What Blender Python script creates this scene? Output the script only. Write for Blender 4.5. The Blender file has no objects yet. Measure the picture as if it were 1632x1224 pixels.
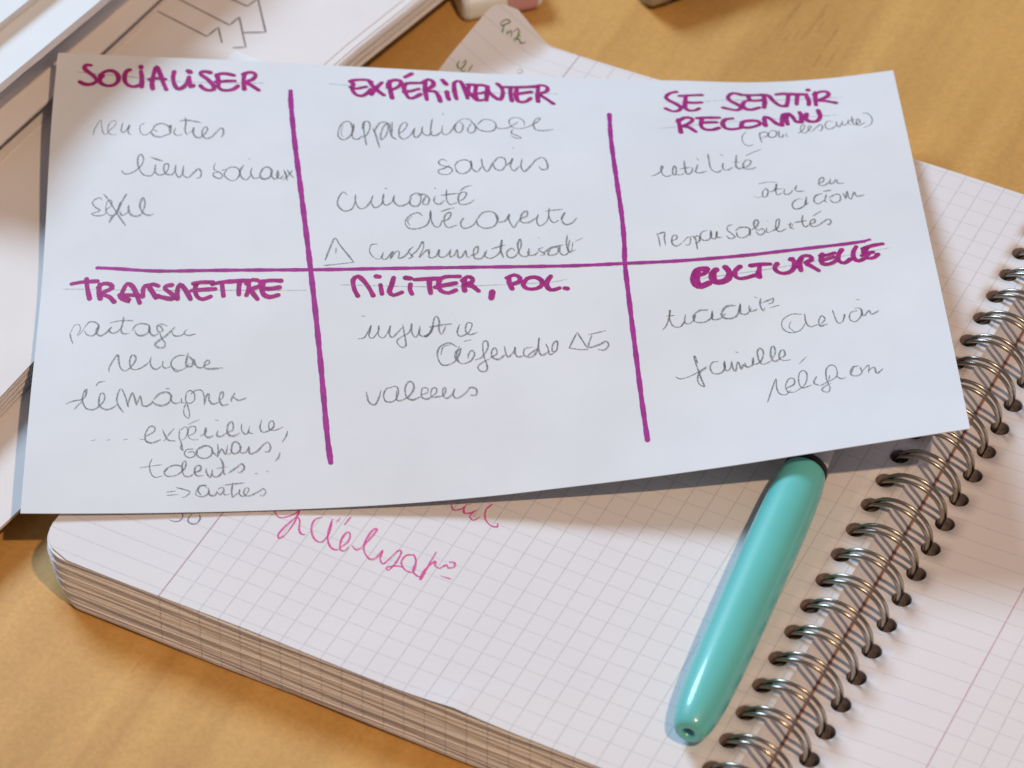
import bpy, math, random
import numpy as np
from mathutils import Matrix, Vector
random.seed(7)
SC = bpy.context.scene
COL = SC.collection
U = 0.001                       # everything below is written in millimetres

# ------------------------------------------------------------------ camera
cam = bpy.data.objects.new('camera', bpy.data.cameras.new('camera'))
COL.objects.link(cam)
LOC = [299.6626, -440.5055, 564.9229]
ROT = [[0.892293, -0.315712, 0.322705], [0.451455, 0.623039, -0.638757], [0.000605, 0.715646, 0.698463]]
cam.matrix_world = Matrix.Translation(Vector(LOC) * U) @ Matrix(ROT).to_4x4()
cam.data.sensor_width = 36
cam.data.lens = 123.691
cam.data.clip_start = 0.05
cam.data.clip_end = 20
cam.data.dof.use_dof = True
cam.data.dof.focus_distance = 0.80
cam.data.dof.aperture_fstop = 22
SC.camera = cam
# ------------------------------------------------------------------ world, lamps, exposure
w = bpy.data.worlds.new('World'); SC.world = w; w.use_nodes = True
bg = w.node_tree.nodes['Background']
bg.inputs['Color'].default_value = (0.88, 0.88, 1.0, 1)
bg.inputs['Strength'].default_value = 0.175
def area_lamp(name, direction, target, dist, size, power, color):
    l = bpy.data.lights.new(name, 'AREA'); l.shape = 'DISK'; l.size = size
    l.energy = power; l.color = color
    o = bpy.data.objects.new(name, l); COL.objects.link(o)
    d = Vector(direction).normalized()
    o.location = Vector(target) * U + d * dist
    o.rotation_euler = d.to_track_quat('Z', 'Y').to_euler()
    return o
area_lamp('warm_ceiling_lamp', (0.48, -0.33, 1.0), (60, 90, 0), 1.7, 0.055, 13.6, (1.0, 0.69, 0.43))
area_lamp('cool_window_lamp', (-1.02, 0.47, 1.0), (60, 90, 0), 2.0, 0.74, 35.0, (0.57, 0.79, 1.0))
SC.view_settings.view_transform = 'Standard'
SC.view_settings.look = 'None'
SC.view_settings.gamma = 1
SC.view_settings.exposure = 0.05

# ------------------------------------------------------------------ materials
def mat(name, color, rough=.6, metal=0.0, spec=.3, noise=None, bump=None, alpha=None, coat=0):
    m = bpy.data.materials.new(name); m.use_nodes = True
    nt = m.node_tree; b = nt.nodes['Principled BSDF']
    b.inputs['Base Color'].default_value = (*color, 1)
    b.inputs['Roughness'].default_value = rough
    b.inputs['Metallic'].default_value = metal
    b.inputs['Specular IOR Level'].default_value = spec
    b.inputs['Coat Weight'].default_value = coat
    b.inputs['Coat Roughness'].default_value = .08
    tc = nt.nodes.new('ShaderNodeTexCoord')
    if noise:                                  # (scale, amount): soft colour variation
        n = nt.nodes.new('ShaderNodeTexNoise'); n.inputs['Scale'].default_value = noise[0]; n.inputs['Detail'].default_value = 5
        nt.links.new(tc.outputs['Object'], n.inputs['Vector'])
        mr = nt.nodes.new('ShaderNodeMapRange'); mr.inputs['From Min'].default_value = .3; mr.inputs['From Max'].default_value = .7
        mr.inputs['To Min'].default_value = 1 - noise[1]; mr.inputs['To Max'].default_value = 1 + noise[1]
        nt.links.new(n.outputs['Fac'], mr.inputs['Value'])
        mx = nt.nodes.new('ShaderNodeVectorMath'); mx.operation = 'SCALE'; mx.inputs[0].default_value = color
        nt.links.new(mr.outputs['Result'], mx.inputs['Scale']); nt.links.new(mx.outputs['Vector'], b.inputs['Base Color'])
    if bump:
        n = nt.nodes.new('ShaderNodeTexNoise'); n.inputs['Scale'].default_value = bump[0]; n.inputs['Detail'].default_value = 4
        nt.links.new(tc.outputs['Object'], n.inputs['Vector'])
        bm = nt.nodes.new('ShaderNodeBump'); bm.inputs['Strength'].default_value = bump[1]; bm.inputs['Distance'].default_value = bump[2]
        nt.links.new(n.outputs['Fac'], bm.inputs['Height']); nt.links.new(bm.outputs['Normal'], b.inputs['Normal'])
    if alpha:                                  # (scale, low, high): broken, grainy coverage
        n = nt.nodes.new('ShaderNodeTexNoise'); n.inputs['Scale'].default_value = alpha[0]; n.inputs['Detail'].default_value = 3
        nt.links.new(tc.outputs['Object'], n.inputs['Vector'])
        mr = nt.nodes.new('ShaderNodeMapRange'); mr.inputs['From Min'].default_value = .35; mr.inputs['From Max'].default_value = .65
        mr.inputs['To Min'].default_value = alpha[1]; mr.inputs['To Max'].default_value = alpha[2]
        nt.links.new(n.outputs['Fac'], mr.inputs['Value']); nt.links.new(mr.outputs['Result'], b.inputs['Alpha'])
    return m

CARDP = mat('smooth_white_paper', (.725, .742, .78), .75, spec=.2, noise=(38, .035), bump=(26, .45, .0007))
PLAIN = mat('office_paper', (.79, .745, .74), .8, spec=.2, noise=(40, .03), bump=(2200, .2, .00003))
WPAPER = mat('bright_office_paper', (.80, .83, .86), .8, spec=.2, noise=(40, .02), bump=(2200, .2, .00003))
EDGE = mat('paper_edges', (.74, .68, .65), .9, spec=.1, noise=(900, .12))
MARK = mat('magenta_marker_ink', (.38, .018, .205), .6, spec=.25, noise=(500, .22), alpha=(700, .86, 1.0))
LINE = mat('magenta_marker_rule', (.37, .028, .27), .6, spec=.25, noise=(300, .15), alpha=(700, .9, 1.0))
PENC = mat('pencil_graphite', (.17, .175, .185), .5, spec=.35, alpha=(2600, .25, .8))
GUID = mat('pencil_guide', (.27, .22, .27), .5, alpha=(900, .15, .6))
REDI = mat('red_ballpoint_ink', (.78, .07, .36), .5, alpha=(1500, .45, .95))
BLUI = mat('blue_ballpoint_ink', (.18, .20, .32), .5, alpha=(1500, .4, .8))
GREI = mat('green_grey_ink', (.19, .25, .10), .5, alpha=(1500, .45, .85))
PRIN = mat('printed_dark_line', (.10, .06, .045), .7, alpha=(900, .75, .95))
METAL = mat('nickel_wire', (.40, .355, .30), .26, 1.0, spec=.5, noise=(700, .15))
TEAL = mat('turquoise_plastic', (.135, .57, .55), .42, spec=.5, noise=(60, .03), bump=(900, .05, .00003), coat=.5)
BLACK = mat('black_plastic', (.012, .012, .014), .35)
DKGREEN = mat('dark_recess', (.01, .05, .045), .6)
GREYP = mat('pale_grey_plastic', (.50, .50, .52), .35)
GREYM = mat('worn_grey_plastic', (.42, .36, .28), .5, noise=(300, .12))
PINK = mat('pink_card_sleeve', (.62, .34, .38), .5, noise=(90, .05))
WHITE = mat('white_vinyl', (.80, .83, .84), .35, noise=(90, .03))
CLOTH = mat('dark_book_cloth', (.16, .11, .09), .8, noise=(300, .1))
HOLE_SHADE = mat('shaded_hole_walls', (.34, .28, .27), .95, spec=.05, noise=(900, .3))  # sheet edges darkened to paint the shade inside the punched holes
REDL = mat('red_brown_edge', (.42, .20, .16), .7)

def grid_paper(name, color, margin, row0, side):
    """Squared paper; UVs are millimetres on the sheet. side=+1: columns right of the margin line only."""
    m = bpy.data.materials.new(name); m.use_nodes = True
    nt = m.node_tree; b = nt.nodes['Principled BSDF']; N = nt.nodes.new; K = nt.links.new
    b.inputs['Roughness'].default_value = .8; b.inputs['Specular IOR Level'].default_value = .2
    uv = N('ShaderNodeUVMap'); uv.uv_map = 'UVMap'
    wob = N('ShaderNodeTexNoise'); wob.inputs['Scale'].default_value = .03; K(uv.outputs[0], wob.inputs['Vector'])
    sep = N('ShaderNodeSeparateXYZ'); K(uv.outputs[0], sep.inputs[0])
    def math(op, a, b_=None, c=None):
        n = N('ShaderNodeMath'); n.operation = op
        for k, v in enumerate((a, b_, c)):
            if v is None: continue
            if isinstance(v, (int, float)): n.inputs[k].default_value = v
            else: K(v, n.inputs[k])
        return n.outputs[0]
    def line(coord, off, w):                  # distance to the nearest multiple of 5 mm -> soft line mask
        c = math('DIVIDE', math('SUBTRACT', coord, off), 5.0)
        d = math('MULTIPLY', math('ABSOLUTE', math('SUBTRACT', c, math('ROUND', c))), 5.0)
        mr = N('ShaderNodeMapRange'); mr.interpolation_type = 'SMOOTHSTEP'; K(d, mr.inputs['Value'])
        mr.inputs['From Min'].default_value = w * .35; mr.inputs['From Max'].default_value = w
        mr.inputs['To Min'].default_value = 1; mr.inputs['To Max'].default_value = 0
        return mr.outputs[0]
    cols = math('MULTIPLY', line(sep.outputs[0], margin, .23), math('GREATER_THAN', sep.outputs[0], margin - .5))
    rows = line(sep.outputs[1], row0, .22)
    dm = math('ABSOLUTE', math('SUBTRACT', sep.outputs[0], margin))
    marg = math('LESS_THAN', dm, .19)
    br = N('ShaderNodeTexNoise'); br.inputs['Scale'].default_value = .9; br.inputs['Detail'].default_value = 3; K(uv.outputs[0], br.inputs['Vector'])
    brk = N('ShaderNodeMapRange'); K(br.outputs['Fac'], brk.inputs['Value'])
    brk.inputs['From Min'].default_value = .3; brk.inputs['From Max'].default_value = .7
    brk.inputs['To Min'].default_value = .20; brk.inputs['To Max'].default_value = .44
    mask = math('MULTIPLY', math('MAXIMUM', math('MULTIPLY', cols, 1.0), math('MULTIPLY', rows, .72)), brk.outputs[0])
    blot = N('ShaderNodeTexNoise'); blot.inputs['Scale'].default_value = .035; blot.inputs['Detail'].default_value = 4; K(uv.outputs[0], blot.inputs['Vector'])
    bc = N('ShaderNodeMix'); bc.data_type = 'RGBA'; K(blot.outputs['Fac'], bc.inputs[0])
    bc.inputs[6].default_value = (color[0] * .96, color[1] * .95, color[2] * .97, 1)
    bc.inputs[7].default_value = (color[0] * 1.03, color[1] * 1.04, color[2] * 1.03, 1)
    m1 = N('ShaderNodeMix'); m1.data_type = 'RGBA'; K(mask, m1.inputs[0]); K(bc.outputs[2], m1.inputs[6])
    m1.inputs[7].default_value = (.30, .30, .34, 1)
    m2 = N('ShaderNodeMix'); m2.data_type = 'RGBA'; K(math('MULTIPLY', marg, (.34 if side > 0 else .5) if side else .0), m2.inputs[0]); K(m1.outputs[2], m2.inputs[6])
    m2.inputs[7].default_value = (.50, .10, .20, 1) if side > 0 else (.40, .16, .24, 1)
    K(m2.outputs[2], b.inputs['Base Color'])
    tc = N('ShaderNodeTexCoord')
    fn = N('ShaderNodeTexNoise'); fn.inputs['Scale'].default_value = 2200; K(tc.outputs['Object'], fn.inputs['Vector'])
    bm = N('ShaderNodeBump'); bm.inputs['Strength'].default_value = .2; bm.inputs['Distance'].default_value = .00003
    K(fn.outputs['Fac'], bm.inputs['Height']); K(bm.outputs['Normal'], b.inputs['Normal'])
    return m
GRIDL = grid_paper('squared_paper_left', (.76, .73, .745), 0.0, 0.0, -1)
GRIDB = grid_paper('squared_paper_edges', (.85, .81, .79), 0.0, 2.5, 0)
GRIDR = grid_paper('squared_paper_right', (.765, .72, .73), 164.9, 49.27, 1)

def wood():
    m = bpy.data.materials.new('honey_beech_desktop'); m.use_nodes = True
    nt = m.node_tree; b = nt.nodes['Principled BSDF']; N = nt.nodes.new; K = nt.links.new
    tc = N('ShaderNodeTexCoord')
    mp = N('ShaderNodeMapping'); K(tc.outputs['Object'], mp.inputs[0])
    mp.inputs['Rotation'].default_value = (0, 0, math.radians(6)); mp.inputs['Scale'].default_value = (1, .10, 1)
    n1 = N('ShaderNodeTexNoise'); n1.inputs['Scale'].default_value = 60; n1.inputs['Detail'].default_value = 6; n1.inputs['Distortion'].default_value = .4
    K(mp.outputs[0], n1.inputs['Vector'])
    n2 = N('ShaderNodeTexNoise'); n2.inputs['Scale'].default_value = 16; n2.inputs['Detail'].default_value = 3; K(tc.outputs['Object'], n2.inputs['Vector'])
    n3 = N('ShaderNodeTexNoise'); n3.inputs['Scale'].default_value = 900; n3.inputs['Detail'].default_value = 3
    K(tc.outputs['Object'], n3.inputs['Vector'])
    r1 = N('ShaderNodeValToRGB'); K(n1.outputs['Fac'], r1.inputs[0])
    r1.color_ramp.elements[0].position = .3; r1.color_ramp.elements[0].color = (.53, .285, .084, 1)
    r1.color_ramp.elements[1].position = .7; r1.color_ramp.elements[1].color = (.67, .385, .122, 1)
    r2 = N('ShaderNodeMapRange'); K(n2.outputs['Fac'], r2.inputs['Value']); r2.inputs['From Min'].default_value = .3; r2.inputs['From Max'].default_value = .7
    r2.inputs['To Min'].default_value = .90; r2.inputs['To Max'].default_value = 1.08
    r3 = N('ShaderNodeMapRange'); K(n3.outputs['Fac'], r3.inputs['Value']); r3.inputs['From Min'].default_value = .3; r3.inputs['From Max'].default_value = .7
    r3.inputs['To Min'].default_value = .93; r3.inputs['To Max'].default_value = 1.07
    # scattered short dark pores along the grain
    mp2 = N('ShaderNodeMapping'); K(tc.outputs['Object'], mp2.inputs[0])
    mp2.inputs['Rotation'].default_value = (0, 0, math.radians(-4)); mp2.inputs['Scale'].default_value = (1, .11, 1)
    n4 = N('ShaderNodeTexNoise'); n4.inputs['Scale'].default_value = 620; n4.inputs['Detail'].default_value = 1; K(mp2.outputs[0], n4.inputs['Vector'])
    n5 = N('ShaderNodeTexNoise'); n5.inputs['Scale'].default_value = 22; K(tc.outputs['Object'], n5.inputs['Vector'])
    sm = N('ShaderNodeMath'); sm.operation = 'MULTIPLY'; K(n4.outputs['Fac'], sm.inputs[0]); K(n5.outputs['Fac'], sm.inputs[1])
    r4 = N('ShaderNodeMapRange'); K(sm.outputs[0], r4.inputs['Value']); r4.inputs['From Min'].default_value = .40; r4.inputs['From Max'].default_value = .46
    r4.inputs['To Min'].default_value = 1; r4.inputs['To Max'].default_value = .84
    mp3 = N('ShaderNodeMapping'); K(tc.outputs['Object'], mp3.inputs[0])
    mp3.inputs['Rotation'].default_value = (0, 0, math.radians(5)); mp3.inputs['Scale'].default_value = (1, .045, 1)
    n6 = N('ShaderNodeTexNoise'); n6.inputs['Scale'].default_value = 420; n6.inputs['Detail'].default_value = 4; K(mp3.outputs[0], n6.inputs['Vector'])
    r6 = N('ShaderNodeMapRange'); K(n6.outputs['Fac'], r6.inputs['Value']); r6.inputs['From Min'].default_value = .3; r6.inputs['From Max'].default_value = .7
    r6.inputs['To Min'].default_value = .965; r6.inputs['To Max'].default_value = 1.03
    prod = None
    for r in (r2, r3, r4, r6):
        if prod is None: prod = r.outputs[0]; continue
        q = N('ShaderNodeMath'); q.operation = 'MULTIPLY'; K(prod, q.inputs[0]); K(r.outputs[0], q.inputs[1]); prod = q.outputs[0]
    sc = N('ShaderNodeVectorMath'); sc.operation = 'SCALE'; K(r1.outputs[0], sc.inputs[0]); K(prod, sc.inputs['Scale'])
    K(sc.outputs[0], b.inputs['Base Color'])
    b.inputs['Roughness'].default_value = .5; b.inputs['Specular IOR Level'].default_value = .25
    bm = N('ShaderNodeBump'); bm.inputs['Strength'].default_value = .12; bm.inputs['Distance'].default_value = .0002
    K(n1.outputs['Fac'], bm.inputs['Height']); K(bm.outputs['Normal'], b.inputs['Normal'])
    return m
WOOD = wood()

# ------------------------------------------------------------------ helpers
def mesh_obj(name, verts, faces, m, parent=None, smooth=False, uvs=None, kind=None):
    me = bpy.data.meshes.new(name)
    me.from_pydata([(v[0] * U, v[1] * U, v[2] * U) for v in verts], [], faces)
    for k in (m if isinstance(m, (list, tuple)) else [m]): me.materials.append(k)
    if uvs is not None:
        ul = me.uv_layers.new(name='UVMap')
        for lp in me.loops: ul.data[lp.index].uv = uvs[lp.vertex_index]
    if smooth: me.polygons.foreach_set('use_smooth', [True] * len(me.polygons))
    me.update()
    o = bpy.data.objects.new(name, me); COL.objects.link(o)
    if parent: o.parent = parent
    if kind: o['kind'] = kind
    return o
def thing(name, label, cat, group=None):
    o = bpy.data.objects.new(name, None); COL.objects.link(o)
    o.empty_display_size = .01
    tag(o, label, cat, group); return o
def tag(o, label, cat, group=None):
    o['label'] = label; o['category'] = cat
    if group: o['group'] = group
    return o
def lerp_pts(P, y):
    if y <= P[0][1]: a, b = P[0], P[1]
    elif y >= P[-1][1]: a, b = P[-2], P[-1]
    else:
        for a, b in zip(P, P[1:]):
            if a[1] <= y <= b[1]: break
    t = (y - a[1]) / (b[1] - a[1]); return a[0] + t * (b[0] - a[0])
class Acc:
    def __init__(s): s.v = []; s.f = []; s.uv = []; s.dark = []
    def prism(s, outline, z0, z1, dz=lambda x, y: 0.0):
        """closed slab from an outline; dz lifts it point by point"""
        n = len(outline); k = len(s.v)
        for (x, y) in outline: s.v.append((x, y, z0 + dz(x, y))); s.uv.append((x, y))
        for (x, y) in outline: s.v.append((x, y, z1 + dz(x, y))); s.uv.append((x, y))
        s.f.append(tuple(k + n + i for i in range(n)))
        s.f.append(tuple(k + n - 1 - i for i in range(n)))
        for i in range(n): j = (i + 1) % n; s.f.append((k + i, k + j, k + n + j, k + n + i))
def arc(cx, cy, r, a0, a1, n=6):
    return [(cx + r * math.cos(math.radians(a0 + (a1 - a0) * i / n)), cy + r * math.sin(math.radians(a0 + (a1 - a0) * i / n))) for i in range(n + 1)]
def lathe(name, prof, A, B, m, parent, seg=40):
    """profile [(distance along A->B, radius)]"""
    A, B = Vector(A), Vector(B); d = (B - A).normalized(); q = d.to_track_quat('Z', 'Y')
    v = []; f = []
    for (t, r) in prof:
        for k in range(seg):
            a = 2 * math.pi * k / seg
            v.append(A + d * t + q @ Vector((r * math.cos(a), r * math.sin(a), 0)))
    for i in range(len(prof) - 1):
        for k in range(seg):
            j = (k + 1) % seg; f.append((i * seg + k, i * seg + j, (i + 1) * seg + j, (i + 1) * seg + k))
    f.append(tuple(range(seg - 1, -1, -1))); f.append(tuple((len(prof) - 1) * seg + k for k in range(seg)))
    return mesh_obj(name, v, f, m, parent, smooth=True)

# ------------------------------------------------------------------ the desk
DZ = -16.0
desk = mesh_obj('desk_top', [(-900, -700, DZ), (900, -700, DZ), (900, 900, DZ), (-900, 900, DZ),
                             (-900, -700, DZ - 25), (900, -700, DZ - 25), (900, 900, DZ - 25), (-900, 900, DZ - 25)],
                [(0, 1, 2, 3), (7, 6, 5, 4), (0, 4, 5, 1), (1, 5, 6, 2), (2, 6, 7, 3), (3, 7, 4, 0)], WOOD, kind='structure')
desk['label'] = 'honey coloured wooden desk top under everything'

# ------------------------------------------------------------------ the spiral notebook
PITCH = 8.4667
HY = [162.565 - PITCH * i for i in range(-3, 21)]          # hole rows, far to near
LP = {'ax': -6.88, 'th': 2.677, 'R': 4.77, 'A': 0.8}
def leafpos(x, y):
    nx, ny = math.cos(LP['th']), math.sin(LP['th']); R_, A_ = LP['R'], LP['A']
    d = (x - LP['ax']) * nx + (y - 190.5) * ny
    z = pagez(x, y)
    if d <= 0: return (x, y, z)
    a = min(d / R_, A_); e = max(0, d - R_ * A_); s = R_ * math.sin(a) + e * math.cos(a) - d
    return (x + s * nx, y + s * ny, z + R_ * (1 - math.cos(a)) + e * math.sin(a))
def pagez(x, y):
    return .12 * math.sin(x * .045 + 1) * math.sin(y * .03) + .10 * math.sin(x * .11 + y * .05) \
        + (.9 * max(0, 1 - abs(x - 72) / 16) ** 2 * max(0, 1 - (y + 17) / 10) if y < -7 else 0)
def hole_strip(acc, x0, x1, xh, r, zt, tube, ylo, yhi, surf=None, depth_side=None):
    """a strip of sheet with a round punched hole every pitch, the holes going down as tubes"""
    SEG = 20
    zf = surf or (lambda x, y: 0.0)
    def vert(x, y, z): acc.v.append((x, y, z + zf(x, y))); acc.uv.append((x, y)); return len(acc.v) - 1
    edges = [ylo] + [(HY[i] + HY[i + 1]) / 2 for i in range(len(HY) - 1)][::-1] + [yhi]
    for k, yc in enumerate(sorted(HY)):
        ya, yb = edges[k], edges[k + 1]
        inner = []; outer = []
        for s in range(SEG):
            a = 2 * math.pi * (s + .5) / SEG; c, sn = math.cos(a), math.sin(a)
            inner.append(vert(xh + r * c, yc + r * sn, zt))
            tx = ((x1 - xh) if c > 0 else (x0 - xh)) / c if abs(c) > 1e-6 else 1e9
            ty = ((yb - yc) if sn > 0 else (ya - yc)) / sn if abs(sn) > 1e-6 else 1e9
            t = min(tx, ty); outer.append((xh + t * c, yc + t * sn))
        # outer ring snapped so that the cell corners are kept
        crn = [(x1, yb), (x0, yb), (x0, ya), (x1, ya)]
        ov = [vert(x, y, zt) for x, y in outer]
        for s in range(SEG):
            j = (s + 1) % SEG
            acc.f.append((inner[s], ov[s], ov[j], inner[j]))
        for cx, cy in crn:
            ang = math.atan2(cy - yc, cx - xh)
            s = int((ang % (2 * math.pi)) / (2 * math.pi / SEG) - .5) % SEG; j = (s + 1) % SEG
            acc.f.append((ov[s], vert(cx, cy, zt), ov[j]))
        low = [vert(acc.v[i][0], acc.v[i][1], zt - tube) for i in inner]
        for s in range(SEG):
            j = (s + 1) % SEG; acc.dark.append(len(acc.f)); acc.f.append((inner[s], inner[j], low[j], low[s]))
    if depth_side:
        prev = None
        for (dx, z) in depth_side:
            cur = (vert(x1 + dx, ylo, z), vert(x1 + dx, yhi, z))
            if prev: acc.f.append((prev[0], cur[0], cur[1], prev[1]))
            prev = cur

nb = thing('spiral_notebook', 'thick open spiral notebook of squared paper with twin wire rings', 'notebook')
# top left leaf (curled up at its far outer corner), a grid of quads plus the punched strip
acc = Acc()
XR = 122.5
ns, nt_ = 110, 130
def ytop(x): return 190.5 + 2.0 * min(1, max(0, (-9 - x) / 12)) if x < 0 else 190.5 + min(1, x / 40) * .9
YB = -17.0
for j in range(nt_ + 1):
    t = j / nt_
    for i in range(ns + 1):
        s = i / ns
        y0 = YB + t * (191.4 - YB)
        xl = -32.2 + (y0 - YB) / 208 * 4.6 + .05 * max(0, y0 - 170)
        if y0 - YB < 9: xl += 9 - math.sqrt(max(0, 81 - (9 - (y0 - YB)) ** 2))
        if 191.4 - y0 < 6: xl += 6 - math.sqrt(max(0, 36 - (6 - (191.4 - y0)) ** 2))
        x = xl + s * (XR - xl)
        y = YB + t * (ytop(x) - YB) + (.12 * math.sin(x * .08) if t == 0 else 0)
        acc.v.append(leafpos(x, y)); acc.uv.append((x, y))
for j in range(nt_):
    for i in range(ns):
        a = j * (ns + 1) + i; acc.f.append((a, a + 1, a + ns + 2, a + ns + 1))
hole_strip(acc, XR, 131.5, 127.0, 2.25, 0, .12, YB, 191.4, surf=pagez)
leafL = mesh_obj('top_leaf', acc.v, acc.f, GRIDL, nb, smooth=True, uvs=acc.uv)
leafL['label'] = 'left squared page whose far outer corner curls up'
# all the leaves under it
acc = Acc(); NL = 72
for k in range(NL):
    z1 = -.42 - (k / NL) * 15.5; th = 15.5 / NL
    t = -z1 / 16
    gap = .8 if k % 7 == 3 or k in (5, 21, 22, 40) else .93
    yb = YB + random.uniform(-.12, .12) + (0 if k < 2 else .75 if k < 7 else .35 if k < 10 else 0 if k in (10, 11, 23, 34, 46, 59, 65) else 1.3 if k > 68 else .22) - .5 * t
    xb = -31.9 + 3.6 * t ** 2 + random.uniform(-.12, .12) + (0 if k < 2 else .9 if k < 8 else -.3 if k in (10, 11, 23, 34, 46) else 0)
    r = 8.0
    yt = 190.6 + random.uniform(-.5, .3)
    low = [(XR - (XR - (xb + r)) * q / 12, yb + .18 * math.sin(q * 1.3 + k * .35)) for q in range(0, 12)]
    low += arc(xb + r, yb + r, r, 270, 180, 7)
    skew = 4.0
    hi = [(a + skew, b) for a, b in arc(xb + 6, yt - 6, 6, 180, 90, 5)]
    out = low + hi + [(XR, yt)]
    acc.prism(out[::-1], z1 - th * gap, z1)
pb = mesh_obj('page_block', acc.v, acc.f, GRIDB, nb, uvs=acc.uv, kind='stuff')
pb['label'] = 'thick block of leaves under the left page'
acc = Acc()
hole_strip(acc, XR, 131.4, 127.0, 2.2, -.2, 15.6, YB + .3, 190.8, surf=lambda x, y: 0,
           depth_side=[(0, -.2), (.5, -1.6), (1.4, -3.2), (2.6, -5.0), (3.6, -6.7), (3.8, -15.9)])
k = len(acc.v)
for x, z in ((XR, -.2), (131.4, -.2), (133.5, -4.5), (135.2, -15.9), (XR, -15.9)):
    acc.v.append((x, YB + .3, z)); acc.uv.append((XR + 1.2, YB + .3))
acc.f.append((k + 4, k + 3, k + 2, k + 1, k))
so = mesh_obj('spine_margin', acc.v, acc.f, [GRIDL, HOLE_SHADE], nb, uvs=acc.uv)
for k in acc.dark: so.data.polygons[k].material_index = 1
# right side: lower stack
RZ = -7.0
acc = Acc()
hole_strip(acc, 135.6, 147.5, 142.0, 2.3, RZ, .12, YB, 192.0)
n0 = len(acc.v)
def rz(x, y): return RZ + 1.1 * math.exp(-((x - 168) / 22) ** 2) * 1 - 1.1 * math.exp(-((147.5 - 168) / 22) ** 2) + .15 * math.sin(y * .05)
nx_, ny_ = 40, 40
for j in range(ny_ + 1):
    for i in range(nx_ + 1):
        x = 147.5 + (300 - 147.5) * i / nx_; y = YB + (192 - YB) * j / ny_
        z = rz(x, y) if i else RZ
        acc.v.append((x, y, z)); acc.uv.append((x, y))
for j in range(ny_):
    for i in range(nx_):
        a = n0 + j * (nx_ + 1) + i; acc.f.append((a, a + 1, a + nx_ + 2, a + nx_ + 1))
lr = mesh_obj('top_leaf', acc.v, acc.f, GRIDR, nb, smooth=True, uvs=acc.uv)
lr['label'] = 'right squared page with a red margin line'
acc = Acc()
for k in range(26):
    z1 = RZ - .9 - k * .32
    acc.prism([(147.5, YB + random.uniform(-.2, .2)), (299, YB + random.uniform(-.2, .2)), (299, 191.5), (147.5, 191.5)], z1 - .27, z1)
mesh_obj('page_block', acc.v, acc.f, GRIDR, nb, uvs=acc.uv, kind='stuff')['label'] = 'thinner block of leaves under the right page'
acc = Acc()
hole_strip(acc, 135.7, 147.5, 142.0, 2.25, RZ - .2, 8.6, YB + .3, 191.6, depth_side=[(0, RZ - .2), (0, -15.9)])
so = mesh_obj('spine_margin', acc.v, acc.f, [GRIDR, HOLE_SHADE], nb, uvs=acc.uv)
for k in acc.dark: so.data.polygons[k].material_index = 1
v = [(135.3, YB, RZ + .35), (135.65, YB, RZ + .12), (135.65, 191.8, RZ + .12), (135.3, 191.8, RZ + .35),
     (135.3, YB, RZ - .6), (135.65, YB, RZ - .6), (135.65, 191.8, RZ - .6), (135.3, 191.8, RZ - .6)]
mesh_obj('red_inner_edge', v, [(0, 1, 2, 3), (0, 4, 5, 1), (3, 2, 6, 7), (0, 3, 7, 4), (1, 5, 6, 2)], REDL, nb)

# twin-wire rings
def ring_mesh():
    cx, cz, R0, wr = 133.35, -5.3, 8.15, .47
    path = []
    def s_(a):                                  # half distance between the two wires
        if a > 118: return max(.18, .98 - (a - 118) / 62 * .80)
        return .98
    for i in range(41):
        a = -62 + (196 + 62) * i / 40
        path.append((a, 1))
    for i in range(41):
        a = 196 - (196 + 62) * i / 40
        path.append((a, -1))
    pts = []
    for a, sd in path:
        ar = math.radians(a); pts.append(Vector((cx + R0 * math.cos(ar), sd * s_(a), cz + R0 * math.sin(ar))))
    v = []; f = []; SEG = 10
    for i, P in enumerate(pts):
        T = (pts[min(i + 1, len(pts) - 1)] - pts[max(i - 1, 0)]).normalized()
        rad = Vector((P.x - cx, 0, P.z - cz)).normalized(); rad = (rad - T * rad.dot(T)).normalized(); b = T.cross(rad)
        for k in range(SEG):
            an = 2 * math.pi * k / SEG; v.append(P + rad * (wr * math.cos(an)) + b * (wr * math.sin(an)))
    for i in range(len(pts) - 1):
        for k in range(SEG):
            j = (k + 1) % SEG; f.append((i * SEG + k, i * SEG + j, (i + 1) * SEG + j, (i + 1) * SEG + k))
    return v, f
rv, rf = ring_mesh()
ring0 = mesh_obj('ring', rv, rf, METAL, nb, smooth=True)
ring0.location = (0, HY[0] * U, 0)
for i, y in enumerate(HY[1:]):
    c = ring0.copy(); COL.objects.link(c); c.parent = nb
    c.location = (random.uniform(-.12, .12) * U, (y + random.uniform(-.12, .12)) * U, random.uniform(-.1, .15) * U)
    c.rotation_euler = (0, math.radians(random.uniform(-3, 3)) * 0, math.radians(random.uniform(-1.6, 1.6)))
    # turning about the origin would swing the ring away: put it back over its hole
    a = c.rotation_euler.z; px = 133.35
    c.location.x += (px - px * math.cos(a)) * U; c.location.y -= px * math.sin(a) * U

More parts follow.
